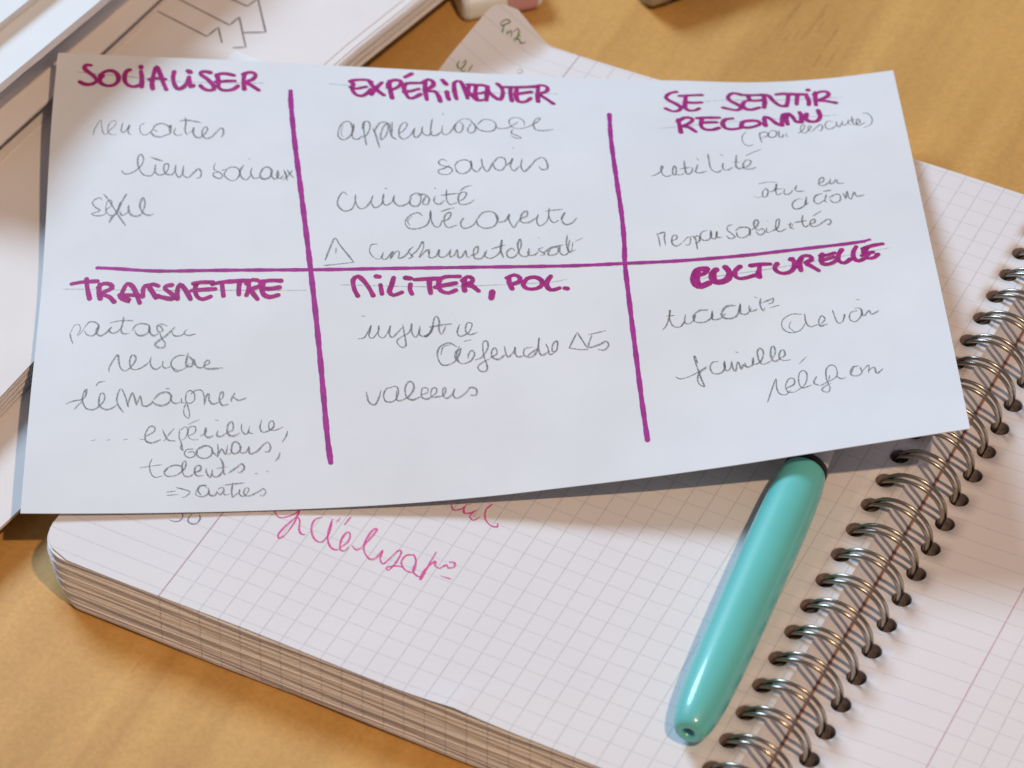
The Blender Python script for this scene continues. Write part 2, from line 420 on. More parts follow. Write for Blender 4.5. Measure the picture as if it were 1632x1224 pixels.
# ------------------------------------------------------------------ the handwritten sheet
CARD = [[[-38.898,-11.059,1.795],[-23.577,-2.663,1.212],[-8.221,5.729,0.928],[7.145,14.133,0.96],[22.516,22.519,1.402],[37.902,30.823,2.48],[53.29,38.997,4.389],[68.63,47.113,7.0],[83.922,55.35,9.615],[99.095,63.707,12.501],[114.142,72.148,15.626],[129.147,80.601,18.75],[144.159,89.019,21.795]],[[-47.799,5.15,2.451],[-32.438,13.545,2.196],[-17.063,21.908,2.455],[-1.691,30.238,3.164],[13.681,38.536,4.167],[29.052,46.795,5.454],[44.413,55.027,6.951],[59.764,63.293,8.34],[75.113,71.614,9.364],[90.444,79.95,10.633],[105.684,88.324,12.64],[120.793,96.751,15.329],[135.814,105.194,18.41]],[[-56.67,21.405,2.854],[-41.279,29.739,3.392],[-25.901,38.052,4.295],[-10.533,46.326,5.485],[4.834,54.587,6.748],[20.198,62.857,7.96],[35.557,71.155,8.986],[50.914,79.496,9.594],[66.273,87.857,9.723],[81.642,96.207,9.924],[96.993,104.557,10.841],[112.253,112.942,12.675],[127.388,121.376,15.163]],[[-65.443,37.733,2.822],[-50.105,45.939,4.697],[-34.748,54.168,6.334],[-19.383,62.417,7.754],[-4.015,70.695,8.927],[11.351,79.008,9.824],[26.716,87.352,10.407],[42.079,95.717,10.61],[57.441,104.087,10.442],[72.804,112.45,10.163],[88.173,120.803,10.219],[103.524,129.164,10.922],[118.823,137.551,12.107]],[[-74.209,54.045,3.497],[-58.942,62.114,6.262],[-43.601,70.296,8.258],[-28.231,78.564,9.577],[-12.858,86.883,10.405],[2.511,95.23,10.874],[17.876,103.593,11.067],[33.241,111.961,11.027],[48.606,120.33,10.779],[63.973,128.693,10.372],[79.343,137.047,9.928],[94.721,145.392,9.625],[110.093,153.722,9.48]],[[-83.11,70.149,5.685],[-67.8,78.245,8.131],[-52.438,86.478,9.743],[-37.062,94.79,10.591],[-21.691,103.134,10.914],[-6.325,111.487,10.918],[9.038,119.843,10.746],[24.4,128.201,10.466],[39.764,136.559,10.077],[55.135,144.909,9.531],[70.515,153.246,8.806],[85.899,161.573,8.019],[101.266,169.902,7.369]],[[-92.015,86.165,8.566],[-76.633,94.42,9.75],[-61.248,102.727,10.445],[-45.877,111.061,10.623],[-30.514,119.395,10.377],[-15.153,127.721,9.895],[0.208,136.044,9.332],[15.57,144.37,8.746],[30.936,152.694,8.091],[46.31,161.002,7.287],[61.689,169.304,6.387],[77.057,177.652,5.701],[92.388,186.081,5.519]],[[-100.815,102.32,11.096],[-85.42,110.666,10.591],[-70.049,118.999,10.315],[-54.693,127.318,9.815],[-39.336,135.611,8.984],[-23.974,143.884,7.996],[-8.606,152.148,6.979],[6.764,160.416,6.009],[22.135,168.688,5.077],[37.511,176.954,4.082],[52.883,185.229,3.1],[68.207,193.648,2.878],[83.431,202.225,3.719]],[[-109.447,118.655,12.746],[-94.181,126.945,11.353],[-78.867,135.271,10.051],[-63.523,143.543,8.593],[-48.162,151.772,7.097],[-32.791,159.983,5.615],[-17.412,168.17,4.093],[-2.026,176.361,2.686],[13.354,184.597,1.558],[28.723,192.871,0.683],[44.073,201.171,-0.195],[59.304,209.694,0.4],[74.327,218.322,2.391]]]
CN = np.array(CARD); NV, NU_, _ = CN.shape
XP = np.zeros((NV + 2, NU_ + 2, 3)); XP[1:-1, 1:-1] = CN
XP[0, 1:-1] = 2 * CN[0] - CN[1]; XP[-1, 1:-1] = 2 * CN[-1] - CN[-2]
XP[:, 0] = 2 * XP[:, 1] - XP[:, 2]; XP[:, -1] = 2 * XP[:, -2] - XP[:, -3]
def crw(t): return (.5 * (-t + 2 * t * t - t ** 3), .5 * (2 - 5 * t * t + 3 * t ** 3), .5 * (t + 4 * t * t - 3 * t ** 3), .5 * (-t * t + t ** 3))
def cardpos(u, v):
    a = u / 210 * (NU_ - 1); b = v / 148 * (NV - 1)
    i = int(min(max(a, 0), NU_ - 1 - 1e-9)); j = int(min(max(b, 0), NV - 1 - 1e-9))
    wa, wb = crw(a - i), crw(b - j); r = np.zeros(3)
    for k in range(4):
        for m in range(4): r += wb[k] * wa[m] * XP[j + k, i + m]
    return r
def cardframe(u, v):
    P = cardpos(u, v); du = cardpos(u + .5, v) - P; dv = cardpos(u, v + .5) - P
    n = np.cross(du, dv); return P, n / np.linalg.norm(n)
nu, nv = 72, 52
v = []; f = []
top = []
for j in range(nv + 1):
    for i in range(nu + 1):
        P, n = cardframe(210 * i / nu, 148 * j / nv); v.append(P)
        top.append(n)
K0 = len(v)
for q in range(K0): v.append(v[q] - top[q] * .16)
for j in range(nv):
    for i in range(nu):
        a = j * (nu + 1) + i; f.append((a, a + 1, a + nu + 2, a + nu + 1)); f.append((K0 + a, K0 + a + nu + 1, K0 + a + nu + 2, K0 + a + 1))
per = [i for i in range(nu + 1)] + [j * (nu + 1) + nu for j in range(1, nv + 1)] + [nv * (nu + 1) + i for i in range(nu - 1, -1, -1)] + [j * (nu + 1) for j in range(nv - 1, 0, -1)]
base = len(v)
for q in per: v.append(v[q])
for q in per: v.append(v[K0 + q])
for k in range(len(per)):
    j = (k + 1) % len(per); f.append((base + k, base + len(per) + k, base + len(per) + j, base + j))
sheet = mesh_obj('handwritten_sheet', v, f, CARDP, smooth=True)
tag(sheet, 'white sheet with six magenta marker headings and pencil words lying across the notebook', 'paper sheet')

# ------------------------------------------------------------------ ink and pencil laid on the paper as thin strokes
INK = [
  ('heading_lettering', 'magenta marker heading SOCIALISER', 'marker', 'card', '1:8.38,143.94 7.46,144.02 6.90,143.23 7.43,142.01 8.56,140.95 9.69,139.67 10.22,138.35 9.38,137.30 8.04,136.94 6.81,137.34 6.11,137.88|1:11.63,140.20 10.94,139.05 11.33,137.50 12.89,136.66 14.53,137.03 15.51,138.55 15.35,140.58 14.27,141.98 12.89,142.19 11.57,141.32 10.88,140.16|1:18.18,142.76 17.31,142.03 16.96,139.96 17.36,137.93 18.33,136.81 19.55,136.52 20.74,137.00|1:20.95,142.18 21.27,139.87 21.37,136.42|1.1:20.86,144.12 20.89,143.57|1:24.13,135.76 23.87,138.08 24.17,141.60 24.73,144.20 25.87,140.95 26.60,138.14 27.47,135.57|1:23.21,139.23 25.01,139.75 27.00,139.47|1:29.15,142.48 28.95,140.09 29.35,137.72 30.18,135.93 31.23,136.09 32.38,137.79 32.89,140.46|1:32.89,140.46 33.12,138.29 33.49,136.61 34.07,137.25|1.15:32.58,142.87 33.12,142.41|1:38.14,142.51 36.91,142.84 35.86,142.54 35.74,141.55 37.00,140.38 38.27,138.70 39.08,137.25 39.13,135.77 37.93,135.40 36.70,135.96 35.84,137.15|1:39.70,141.59 40.89,142.31 42.42,142.24 43.96,141.72|1:44.18,139.45 42.51,139.37 41.00,139.06 39.63,138.90|1:39.69,141.74 40.23,139.27 40.31,136.79 41.41,135.58 43.23,135.64 44.42,136.43 45.06,137.46|1:46.71,136.00 46.41,139.30 46.53,142.64|1:46.24,142.11 47.58,143.22 48.97,142.95 49.30,141.78 48.58,140.18 47.08,139.07 48.33,137.85 50.21,135.87'),
  ('heading_lettering', 'magenta marker heading EXPÉRIMENTER', 'marker', 'card', '1:78.14,141.35 76.93,142.08 74.51,141.89 72.79,141.12 73.66,140.06 73.32,137.84 74.19,135.40 75.73,134.69 77.28,136.23 77.96,137.85|1:72.98,138.44 74.53,137.92 76.76,138.90|1:77.45,141.94 78.31,139.77 79.68,137.34 81.22,135.42|1:80.72,141.12 79.68,139.24 78.82,137.28 78.13,135.47|1:82.62,142.04 82.78,138.20 83.27,134.11|1:82.26,138.80 82.27,140.73 83.49,142.44 85.22,142.39 85.55,140.99 84.68,139.31 83.29,138.11|1.1:86.62,144.21 88.19,145.93|1:90.57,141.75 88.67,141.58 86.94,141.24 86.23,139.75 86.55,136.87 87.56,134.38 88.94,134.92 90.33,136.50|1:86.21,137.17 87.76,137.61 89.84,138.87|1:91.62,142.83 91.47,138.87 91.85,134.03|1:90.92,142.11 92.32,143.56 93.52,142.68 93.49,140.68 92.09,138.92 92.07,137.94 93.80,138.07 94.80,135.85 95.17,133.41|1.1:95.89,143.57 96.79,141.64|1:96.91,138.32 97.04,136.02 97.35,134.40|1:99.25,134.86 98.81,138.81 98.90,142.84 100.30,143.52 101.11,141.02 101.72,137.70 102.01,135.39|1:102.17,142.13 104.59,142.01 106.67,141.85 107.45,138.83 108.92,136.21 110.10,135.28 110.89,138.41 110.63,141.16 109.66,143.15|1:102.51,141.82 102.26,138.42 103.58,136.17 104.40,134.55 106.48,135.03|1:103.44,137.50 105.01,137.96 106.76,138.77|1:104.23,141.29 103.97,137.88 104.25,135.21|1:107.18,141.55 106.91,138.10 106.64,134.71|1:110.47,141.49 113.25,141.73 116.39,142.00 119.19,142.59|1:112.89,141.35 112.77,137.87 113.01,134.80|1:114.46,141.48 114.14,137.28 114.73,134.57 116.45,134.68 117.73,136.49|1:113.81,137.95 115.57,138.78 118.03,139.67|1:119.89,142.65 119.54,138.37 119.56,134.88|1:118.48,142.17 120.61,143.42 122.14,142.47 121.87,140.31 120.07,138.76 121.70,136.42 123.32,134.08'),
  ('heading_lettering', 'magenta marker heading SE SENTIR', 'marker', 'card', '1:154.59,142.06 152.90,141.26 151.69,139.04 152.61,137.31 154.22,135.62 155.13,133.91 154.31,132.33 152.74,132.03 151.28,133.34|1:155.24,139.94 158.23,140.46 160.87,140.77|1:156.81,140.03 156.39,136.80 156.17,133.97 157.10,132.62 158.67,132.85 159.62,133.82|1:156.56,136.81 158.45,136.57 160.38,136.90|1:170.71,141.59 168.85,142.22 167.46,140.37 167.80,138.26 169.39,136.58 170.28,134.86 169.12,133.54 167.25,133.99 165.74,134.60|1:170.87,141.39 174.00,141.30 176.45,141.41 177.79,140.89 178.60,138.43 180.09,135.98 181.63,135.73|1:172.54,140.58 172.76,139.17|1:176.20,138.83 174.08,138.49 171.99,138.45 170.79,136.64 171.12,134.55 172.62,133.90 174.80,134.99|1:176.44,141.27 176.52,138.47 176.01,134.99|1:179.77,141.51 181.36,141.77 182.73,141.55 187.20,140.99|1:181.63,135.73 182.16,137.62 182.68,141.01|1:184.89,140.51 184.30,136.50|1:187.27,139.98 187.54,137.63 187.30,135.98|1.1:187.86,143.26 187.90,142.99|1:189.55,141.75 189.27,139.13 189.09,135.85|1:189.10,140.80 190.79,141.93 192.51,141.71 192.67,140.07 191.12,138.62 189.64,137.78 191.36,137.61 194.17,136.33'),
  ('heading_lettering', 'magenta marker heading RECONNU', 'marker', 'card', '1:153.99,127.94 154.10,124.84 154.18,121.43|1:153.74,126.89 155.61,128.93 157.32,128.82 157.39,127.44 156.04,125.64 154.76,124.54 156.28,124.28 157.83,122.16|1:158.71,128.90 161.49,129.29 164.27,129.47|1:159.89,128.63 159.44,125.14 160.16,123.46 162.02,123.23 163.83,124.38|1:159.55,126.53 161.30,126.99 163.38,127.13|1:167.53,129.27 165.75,128.67 164.88,126.53 165.53,124.15 167.57,123.92 169.36,124.72|1:169.45,125.77 169.96,127.53 171.41,128.30 173.48,128.37 174.38,127.01 172.87,125.58 170.74,124.79 169.42,125.42|1:175.48,125.86 175.52,128.76 175.75,130.49 177.03,129.47 178.35,127.08 179.63,126.19|1:179.63,126.19 179.96,129.48 180.51,131.52 181.92,131.84|1:181.06,126.75 181.00,129.48 181.58,131.85 182.51,130.82 183.27,128.10 184.60,127.74|1:184.60,127.74 184.92,130.76 184.65,132.45|1:186.30,131.71 185.81,129.39 186.70,128.03 188.43,128.10 189.52,130.23 189.32,133.20'),
  ('heading_lettering', 'magenta marker heading TRANSMETTRE', 'marker', 'card', '1:7.36,71.58 9.94,71.71 13.48,71.36|1:10.83,72.54 11.17,69.54 11.90,65.98|1:14.08,70.28 14.02,67.60 14.49,65.57|1:13.76,69.35 15.00,70.37 16.67,69.87 17.10,68.59 15.66,67.83 14.60,67.02 16.48,66.01 17.84,64.11|1:19.24,65.37 19.88,67.70 20.72,69.52 22.04,68.37 23.05,65.82 23.88,63.08|1:19.21,66.10 20.91,64.66 21.49,63.86 19.63,64.83 19.03,66.13|1:19.03,66.13 21.23,65.82 23.42,65.53|1:24.54,64.91 24.63,67.54 25.51,68.39 26.67,66.32 27.83,64.02 28.17,64.70|1:28.07,67.82 26.96,68.44 25.70,68.12|1:31.35,67.66 30.08,67.58 29.75,66.66 31.05,65.31 32.00,64.01 31.29,63.37 28.91,64.23 27.45,64.79|1:32.74,63.21 32.68,65.59 33.16,67.69 34.29,66.36 35.24,64.35 35.82,62.86|1:36.43,67.56 38.24,67.74 40.96,67.46|1:37.16,67.48 36.84,65.60 37.43,63.40 38.72,62.46 40.51,63.08|1:36.12,65.44 38.65,65.41 41.54,65.34|1:40.97,66.83 42.23,67.18 45.11,67.37|1:43.13,67.09 43.35,64.92 43.57,63.00|1:44.75,67.26 47.28,67.31 49.81,67.17|1:47.29,66.92 47.14,65.03 47.17,63.12|1:49.27,66.98 49.48,64.80 48.97,62.71|1:48.92,66.29 50.35,67.36 52.16,66.57 51.82,65.07 50.03,64.28 51.51,61.29|1:52.70,66.67 54.86,66.71 57.02,66.43|1:53.06,66.39 52.55,64.52 52.93,62.58 54.38,61.60 56.35,62.04|1:52.37,64.54 54.17,64.14 56.68,64.39'),
  ('heading_lettering', 'magenta marker heading MILITER, POL.', 'marker', 'card', '1:74.93,60.26 74.09,62.61 73.85,65.41 74.95,66.50 76.31,65.01 77.66,62.36 78.50,60.09|1.1:79.21,66.22 79.89,66.04|1:80.21,63.35 80.54,60.55|1:83.29,65.50 82.76,62.95 82.24,61.12 83.25,59.90 85.12,60.70|1.1:86.02,65.33 87.20,65.03|1:87.18,63.14 87.06,61.51 87.49,60.09|1:88.22,64.59 91.63,64.68 94.35,64.63 95.38,65.15 98.61,65.09|1:91.62,64.30 91.59,62.41 91.83,60.06|1:94.00,64.17 93.63,62.30 94.28,60.61 95.96,59.82 97.67,60.66|1:92.94,61.87 95.33,62.44 97.72,62.93|1:99.95,64.35 99.57,61.98 99.77,60.32|1:99.26,63.67 100.48,64.90 101.65,64.27 101.46,63.08 99.91,62.20 101.43,61.89 102.92,60.16|1.15:106.13,59.77 105.84,57.66|1:110.15,64.16 110.11,62.48 110.73,60.53|1:109.64,64.18 111.37,65.09 112.70,64.07 112.32,62.63 110.60,61.98|1:113.68,62.59 114.39,63.77 116.11,64.20 117.60,63.19 117.71,61.49 116.32,60.33 114.28,60.40 113.37,61.63 113.68,62.83|1:119.86,64.34 118.94,62.66 118.88,60.97 119.69,59.84 120.88,60.00 121.68,60.36|1.15:123.10,60.27 123.50,60.17'),
  ('heading_lettering', 'magenta marker heading CULTURELLE', 'marker', 'card', '1.5:156.37,66.33 154.80,66.34 153.62,65.20 153.16,62.94 153.51,61.14 154.73,60.59 156.52,61.56|1.3:154.25,65.20 153.79,62.94 154.01,61.58|1:156.33,65.64 155.64,64.74 154.50,64.29|1.4:158.56,66.08 157.52,64.72 157.40,62.90 158.12,61.99 159.68,61.97 161.18,63.09 161.64,65.13 160.83,66.89|1:158.03,65.17 158.02,62.89 158.29,62.21|1:164.32,67.19 163.11,65.81 162.83,64.21 163.69,63.05 165.43,63.26 167.06,63.93 168.02,64.14|1:166.70,67.40 168.94,67.84 171.32,67.91|1:168.93,67.61 168.60,65.52 168.59,63.44|1.3:168.41,65.06 168.45,63.67|1:173.06,68.03 172.32,66.63 172.83,65.22 174.35,64.57 176.15,65.37 177.12,67.48 176.70,69.88 176.18,69.41|1:178.93,70.08 178.27,67.93 178.37,65.54|1:178.19,68.89 179.29,70.56 180.88,70.63 181.24,69.31 179.71,68.14 180.72,67.15 182.45,65.41|1:183.95,71.22 183.47,69.50 183.62,67.79 184.86,67.51 186.00,67.96 187.05,68.92|1:183.43,70.73 185.19,70.95 186.84,71.66|1:183.40,68.77 184.89,69.47 186.70,70.17|1:188.71,72.90 187.72,70.89 187.65,68.65 188.84,67.87 190.41,69.32|1:192.15,73.87 191.30,71.83 191.22,69.54 192.22,68.50 194.09,69.71|1:193.65,73.07 196.17,74.33 198.47,74.92|1.3:194.31,73.31 193.80,71.51 194.54,70.98|1:193.22,70.50 194.25,71.24 195.89,71.72|1:194.20,70.73 194.53,69.44 195.98,69.64 197.00,70.90'),
  ('divider_line', 'magenta vertical ruled line left of the middle column', 'line', 'card', '1.05:58.12,135.91 58.39,129.28 59.59,113.96 61.22,97.30 62.93,79.73 63.90,69.39 65.13,55.58 66.44,38.66 67.69,20.63 68.51,12.36'),
  ('divider_line', 'magenta vertical ruled line right of the middle column', 'line', 'card', '0.95:136.99,129.70 136.70,116.64 137.08,98.80 137.54,85.23 137.58,74.93 137.36,67.94 137.78,53.74 138.36,37.69 138.87,23.79 139.44,11.44'),
  ('divider_line', 'magenta horizontal ruled line across the middle', 'line', 'card', '0.85:13.26,75.66 17.07,74.84 27.63,72.56 41.03,71.20 63.90,69.39 82.24,68.58 102.75,67.97 123.26,67.74 137.38,68.37 149.78,69.14 164.64,70.83 176.62,72.78 188.66,74.78 194.13,75.93|0.6:194.13,75.93 195.69,76.65'),
  ('pencil_word', 'pencil word rencontres', 'pencil', 'card', '0.6:10.37,119.26 10.61,121.16 11.30,123.07 12.01,124.51 12.18,123.37 12.44,121.41 12.81,119.78 13.51,119.26 14.23,120.69 15.29,121.97 15.78,123.27 15.29,124.21 14.31,123.48 13.84,121.69 14.03,120.05 14.98,119.09 16.09,119.30|1:17.46,123.56 17.20,121.90 17.17,120.24 17.86,119.88 18.70,121.18 19.08,122.51 18.83,120.84 19.00,119.49 19.82,118.79|0.8:22.77,123.06 22.00,122.57 21.61,121.40 21.91,119.69 22.63,118.71 23.75,118.93 24.38,119.92|1:24.79,120.58 25.40,122.10 26.72,122.75 28.10,122.18 29.04,121.10 29.11,122.14 28.85,120.41 29.13,119.02 27.93,118.21 26.72,117.69 25.35,118.17 24.51,119.40 24.91,120.58 25.96,119.68|1.2:29.23,122.14 29.24,119.19|1:30.40,120.87 30.02,119.33 30.74,118.08 32.08,118.37|1:32.61,124.85 32.80,122.73 32.68,120.27 33.08,118.51 33.43,118.14|1:31.20,123.40 32.76,123.79 34.81,123.31 36.63,122.70|1:33.41,118.84 34.50,119.50 34.79,120.90 34.76,118.79 35.61,117.08 36.83,117.32 37.89,119.04 38.17,120.63 37.59,121.01 36.96,119.78 37.04,117.84 37.98,116.57 39.30,117.23 40.58,119.32 41.43,120.56 42.01,120.01 42.07,118.21 41.55,116.99'),
  ('pencil_word', 'pencil word liens', 'pencil', 'card', '1:17.89,106.53 18.63,105.37 20.03,105.35 21.53,106.39 22.71,108.07 23.05,110.05 22.42,111.72 21.75,110.96 21.71,108.55 22.37,106.11 23.42,104.44 25.11,104.08 25.89,105.40|1:26.07,107.80 26.03,105.39 27.06,104.11 28.43,104.59 29.20,106.14 29.14,107.76 28.30,107.83 28.09,106.22 28.72,104.36 30.12,104.05 30.90,105.40|1:30.97,107.43 30.92,104.99 31.83,102.90 32.62,104.05 32.98,105.65|1:32.93,107.08 32.72,105.26 32.92,103.62 34.06,102.64 35.40,104.25 36.46,105.61 37.20,104.33 36.98,102.50 36.02,102.25|1.1:24.56,110.67 25.99,109.83 27.70,108.97'),
  ('pencil_word', 'pencil word sociaux', 'pencil', 'card', '0.9:40.57,107.45 40.20,106.00 40.52,104.74 41.80,103.83 42.39,102.55 41.58,101.78 40.31,102.68 40.14,103.73 41.24,104.07|0.9:42.05,104.65 43.15,105.01 44.52,105.77 45.92,105.28 46.52,103.78 46.15,101.92 44.94,100.75 43.53,101.66 42.78,103.36 43.43,104.99|1:47.42,106.49 46.51,103.99 47.13,101.66 48.25,100.98 49.18,102.60|0.7:48.47,108.80 48.90,108.35|1:49.39,105.34 49.17,103.23 50.04,101.30 51.28,101.66|1.3:51.52,103.13 52.04,104.80 53.00,105.41 53.99,104.51 53.91,101.96 52.68,100.96 51.56,101.65 51.38,103.34|1:54.41,104.28 54.18,102.16 54.90,100.86 55.71,101.68 55.81,103.80|1.1:55.66,104.02 55.43,101.90 56.28,101.02 57.09,102.26|1:57.05,104.19 57.64,102.24 57.96,100.11|1:59.13,103.91 58.20,102.01 56.84,100.36|0.9:57.88,104.17 58.75,102.21 59.60,101.11'),
  ('pencil_word', 'crossed out pencil word left of the cell', 'pencil', 'card', '0.9:13.59,97.14 13.13,98.02 12.28,97.97 11.34,97.22 11.32,96.26 12.16,95.01 13.18,94.05 12.35,93.53 11.14,93.32 11.65,92.67 12.89,92.24 14.10,92.38 14.68,93.02|0.8:14.52,93.85 14.58,95.47 15.00,96.87 15.73,96.93 16.01,95.92 15.81,94.97 15.10,94.42 14.64,93.84 14.93,92.82 15.94,91.86 16.66,91.92 17.24,92.49|1:13.81,99.22 14.98,97.36 16.18,94.92 17.23,92.82 18.03,91.08 19.59,88.11|1.4:19.48,98.60 18.64,96.72 17.89,94.53 17.24,92.65 16.32,91.48 15.48,89.59|1.4:18.12,96.13 17.66,94.06 17.49,92.46|1:17.95,93.05 18.49,91.67 19.21,91.73 20.14,92.59|1.3:20.11,94.90 20.09,93.75 20.27,92.41 20.91,91.35 21.90,90.81 22.97,91.08 23.54,91.83|1.1:23.43,91.68 23.85,93.28 24.02,95.08 23.47,96.81 22.92,95.38 22.87,93.73 23.54,92.00 24.41,91.06 25.50,90.77 26.21,91.18'),
  ('pencil_word', 'pencil word apprentissage', 'pencil', 'card', '1:73.39,120.68 73.04,123.01 71.68,123.38 70.35,120.90 70.04,117.45 71.23,115.76 72.90,117.20 73.73,120.11 73.89,122.15|0.6:71.19,121.79 70.70,118.60 71.39,116.61|1:73.72,121.86 73.40,118.65 73.75,116.36 74.93,116.09 75.94,117.54|1:76.26,123.41 76.27,119.87 76.61,116.40 76.95,113.56|1:75.93,120.16 76.26,123.11 77.45,123.45 77.79,121.09 77.11,118.15 75.94,116.68|1.1:78.46,120.82 79.14,118.19 79.64,115.30 80.15,112.46|1:78.80,119.35 80.16,122.95 81.69,123.30 82.19,121.23 81.67,117.67 80.49,115.90 80.49,118.81 81.51,122.40 82.53,122.73 82.69,119.46 83.19,117.11 84.36,116.09|1:84.71,118.33 86.25,120.45 86.94,122.89 86.10,123.47 85.07,121.32 84.88,118.04 85.88,116.29 87.58,117.80 88.62,120.83|1:88.80,121.44 88.43,118.42 89.09,116.95 90.30,119.07 90.67,122.11|1:90.49,121.49 90.63,119.08 91.97,117.91 93.01,119.75|1:93.09,125.28 92.70,121.57 92.66,118.53 93.83,117.96 95.38,119.82|0.8:95.60,122.60 95.38,119.82 96.03,118.32 97.41,119.58 98.84,123.34 100.59,125.62 102.28,125.38 102.93,123.82|1:95.68,128.04 95.81,127.29|1:99.71,124.32 100.53,123.10 100.30,120.29 99.27,119.33 98.46,121.15 99.01,123.66|1:102.60,124.44 103.58,122.59 103.35,120.08 102.15,119.42 101.67,120.95 102.58,123.49|1:104.11,123.24 105.70,125.53 107.74,125.30 108.70,123.41 108.12,120.85 106.24,120.17 104.39,121.05 103.92,122.60|1:108.69,122.77 109.33,121.65 111.38,121.91 113.14,123.58 114.20,124.92|0.8:115.67,123.03 115.58,125.31 114.27,126.75 112.55,126.48 111.97,124.51 112.75,122.28 114.43,121.70 116.16,122.40 117.91,123.77|1:112.72,121.32 112.33,119.72 113.32,118.81 114.63,117.58 113.60,117.25 112.12,118.46|1:117.57,123.75 118.99,125.12 119.74,126.80 118.70,126.43 117.93,124.09 118.34,121.51 120.18,120.93 122.94,121.67|1.1:73.72,122.44 73.60,118.65|1:83.21,123.66 83.12,117.99'),
  ('pencil_word', 'pencil word savoirs', 'pencil', 'card', '0.9:96.53,107.19 95.20,108.03 94.34,106.61 95.16,105.49 97.15,104.65 97.63,103.25 96.44,101.87 94.61,102.15 94.30,103.54 95.81,104.37 97.17,105.78|1:98.16,105.21 99.20,107.20 100.89,107.79 102.20,106.36 101.80,103.53 100.11,102.13 98.79,102.97 98.33,104.93|1.1:102.22,107.22 102.48,104.09 103.62,102.97 104.85,105.23|1:104.76,108.39 105.01,105.23 105.96,102.96 106.84,104.66 107.57,106.96|1:107.55,106.39 108.79,108.72 110.29,108.44 110.55,105.82 109.48,103.53 107.99,104.10 107.54,106.10|1:110.53,105.25 111.92,106.99 112.30,108.45 111.70,105.25 112.47,103.25 113.88,105.26|1:112.46,113.22 112.61,112.62|1:114.65,108.47 114.21,105.26 114.97,102.96 116.55,105.27 117.99,107.91 119.70,108.82 120.62,106.46 120.52,104.13 119.18,103.83 118.56,105.28|1.1:102.22,107.51 102.26,104.66'),
  ('pencil_word', 'pencil word curiosité', 'pencil', 'card', '1:72.41,94.30 71.42,95.55 70.25,93.17 70.27,90.50 71.85,88.67 73.61,89.48 74.39,92.43|1:74.38,94.54 74.39,91.83 75.38,89.41 76.95,89.95 78.13,92.31|1:78.52,94.12 78.13,91.71 78.92,89.58 80.29,90.44 81.08,92.23|1:81.29,96.65 82.00,96.51|1:81.09,94.67 80.89,91.63 81.67,90.40 83.05,91.57 83.65,93.38|1:83.65,94.31 83.45,91.86 84.81,90.00 86.78,90.86 87.79,92.98|1:87.19,92.68 87.99,94.21 89.58,94.49 89.95,92.00 89.14,89.88 87.57,90.23 87.19,92.38|1.1:89.18,93.88 90.76,94.16 91.92,92.58 91.50,90.43 90.33,90.77 91.14,93.53|0.9:93.16,96.64 93.55,96.19|1:93.31,93.48 93.09,91.32 94.26,90.37 95.66,91.88|1:96.12,95.96 96.06,92.50 96.81,90.31 98.59,90.90|1:94.70,93.77 97.47,94.23 99.05,94.46|1:98.60,91.21 100.20,92.43 100.84,94.63 99.45,94.65 98.82,92.45 99.37,90.26 101.34,90.54 102.76,92.07|1:99.27,95.29 100.68,96.87 102.28,97.50'),
  ('pencil_word', 'pencil word découverte', 'pencil', 'card', '1:90.28,86.24 89.11,87.47 87.14,86.34 86.14,84.01 87.10,81.94 89.45,81.85 91.42,83.24 92.04,85.89|0.7:87.93,86.31 86.74,84.58 87.31,82.80|1:92.26,87.98 92.22,85.29 92.97,82.60 94.14,82.27 94.96,84.61|0.9:94.61,87.62 96.19,88.49 97.97,89.06|1:94.95,84.02 96.53,85.16 96.96,87.26 95.77,86.68 95.34,84.00 96.28,81.91 98.45,82.73|1:100.06,85.37 99.24,83.30 99.99,81.50 101.96,82.33 103.17,84.39|1:103.18,84.69 104.61,87.08 106.77,87.34 108.09,85.18 107.23,82.19 105.06,81.36 103.33,82.59 102.99,84.70|1:108.04,83.37 109.82,83.93 110.87,86.34 110.62,84.52 111.70,81.49 112.53,82.97 113.57,84.77|1:113.17,84.47 114.97,85.66 115.03,87.50 113.81,86.29 113.53,83.55 115.28,83.22 117.30,85.01|1:117.73,86.23 117.26,83.79 117.97,81.96 119.59,83.44 120.27,85.88|1:120.38,88.67 120.25,85.26 121.15,83.11 122.55,84.01|0.9:119.35,87.44 121.33,87.72 123.70,88.01|1:123.14,84.00 124.04,86.76 123.17,84.61 123.86,82.47 125.44,82.75 126.90,84.87|1.2:92.18,88.29 92.14,84.99|1:107.54,86.41 108.06,83.97'),
  ('pencil_word', 'pencil warning triangle with an exclamation mark', 'pencil', 'card', '1:67.25,72.10 68.39,76.11 69.55,79.36 70.72,77.06 72.29,74.21 74.03,71.11|0.8:74.03,71.11 70.74,70.79 66.87,70.52|0.6:69.87,76.29 69.76,74.10|0.6:69.96,73.00 70.00,72.73'),
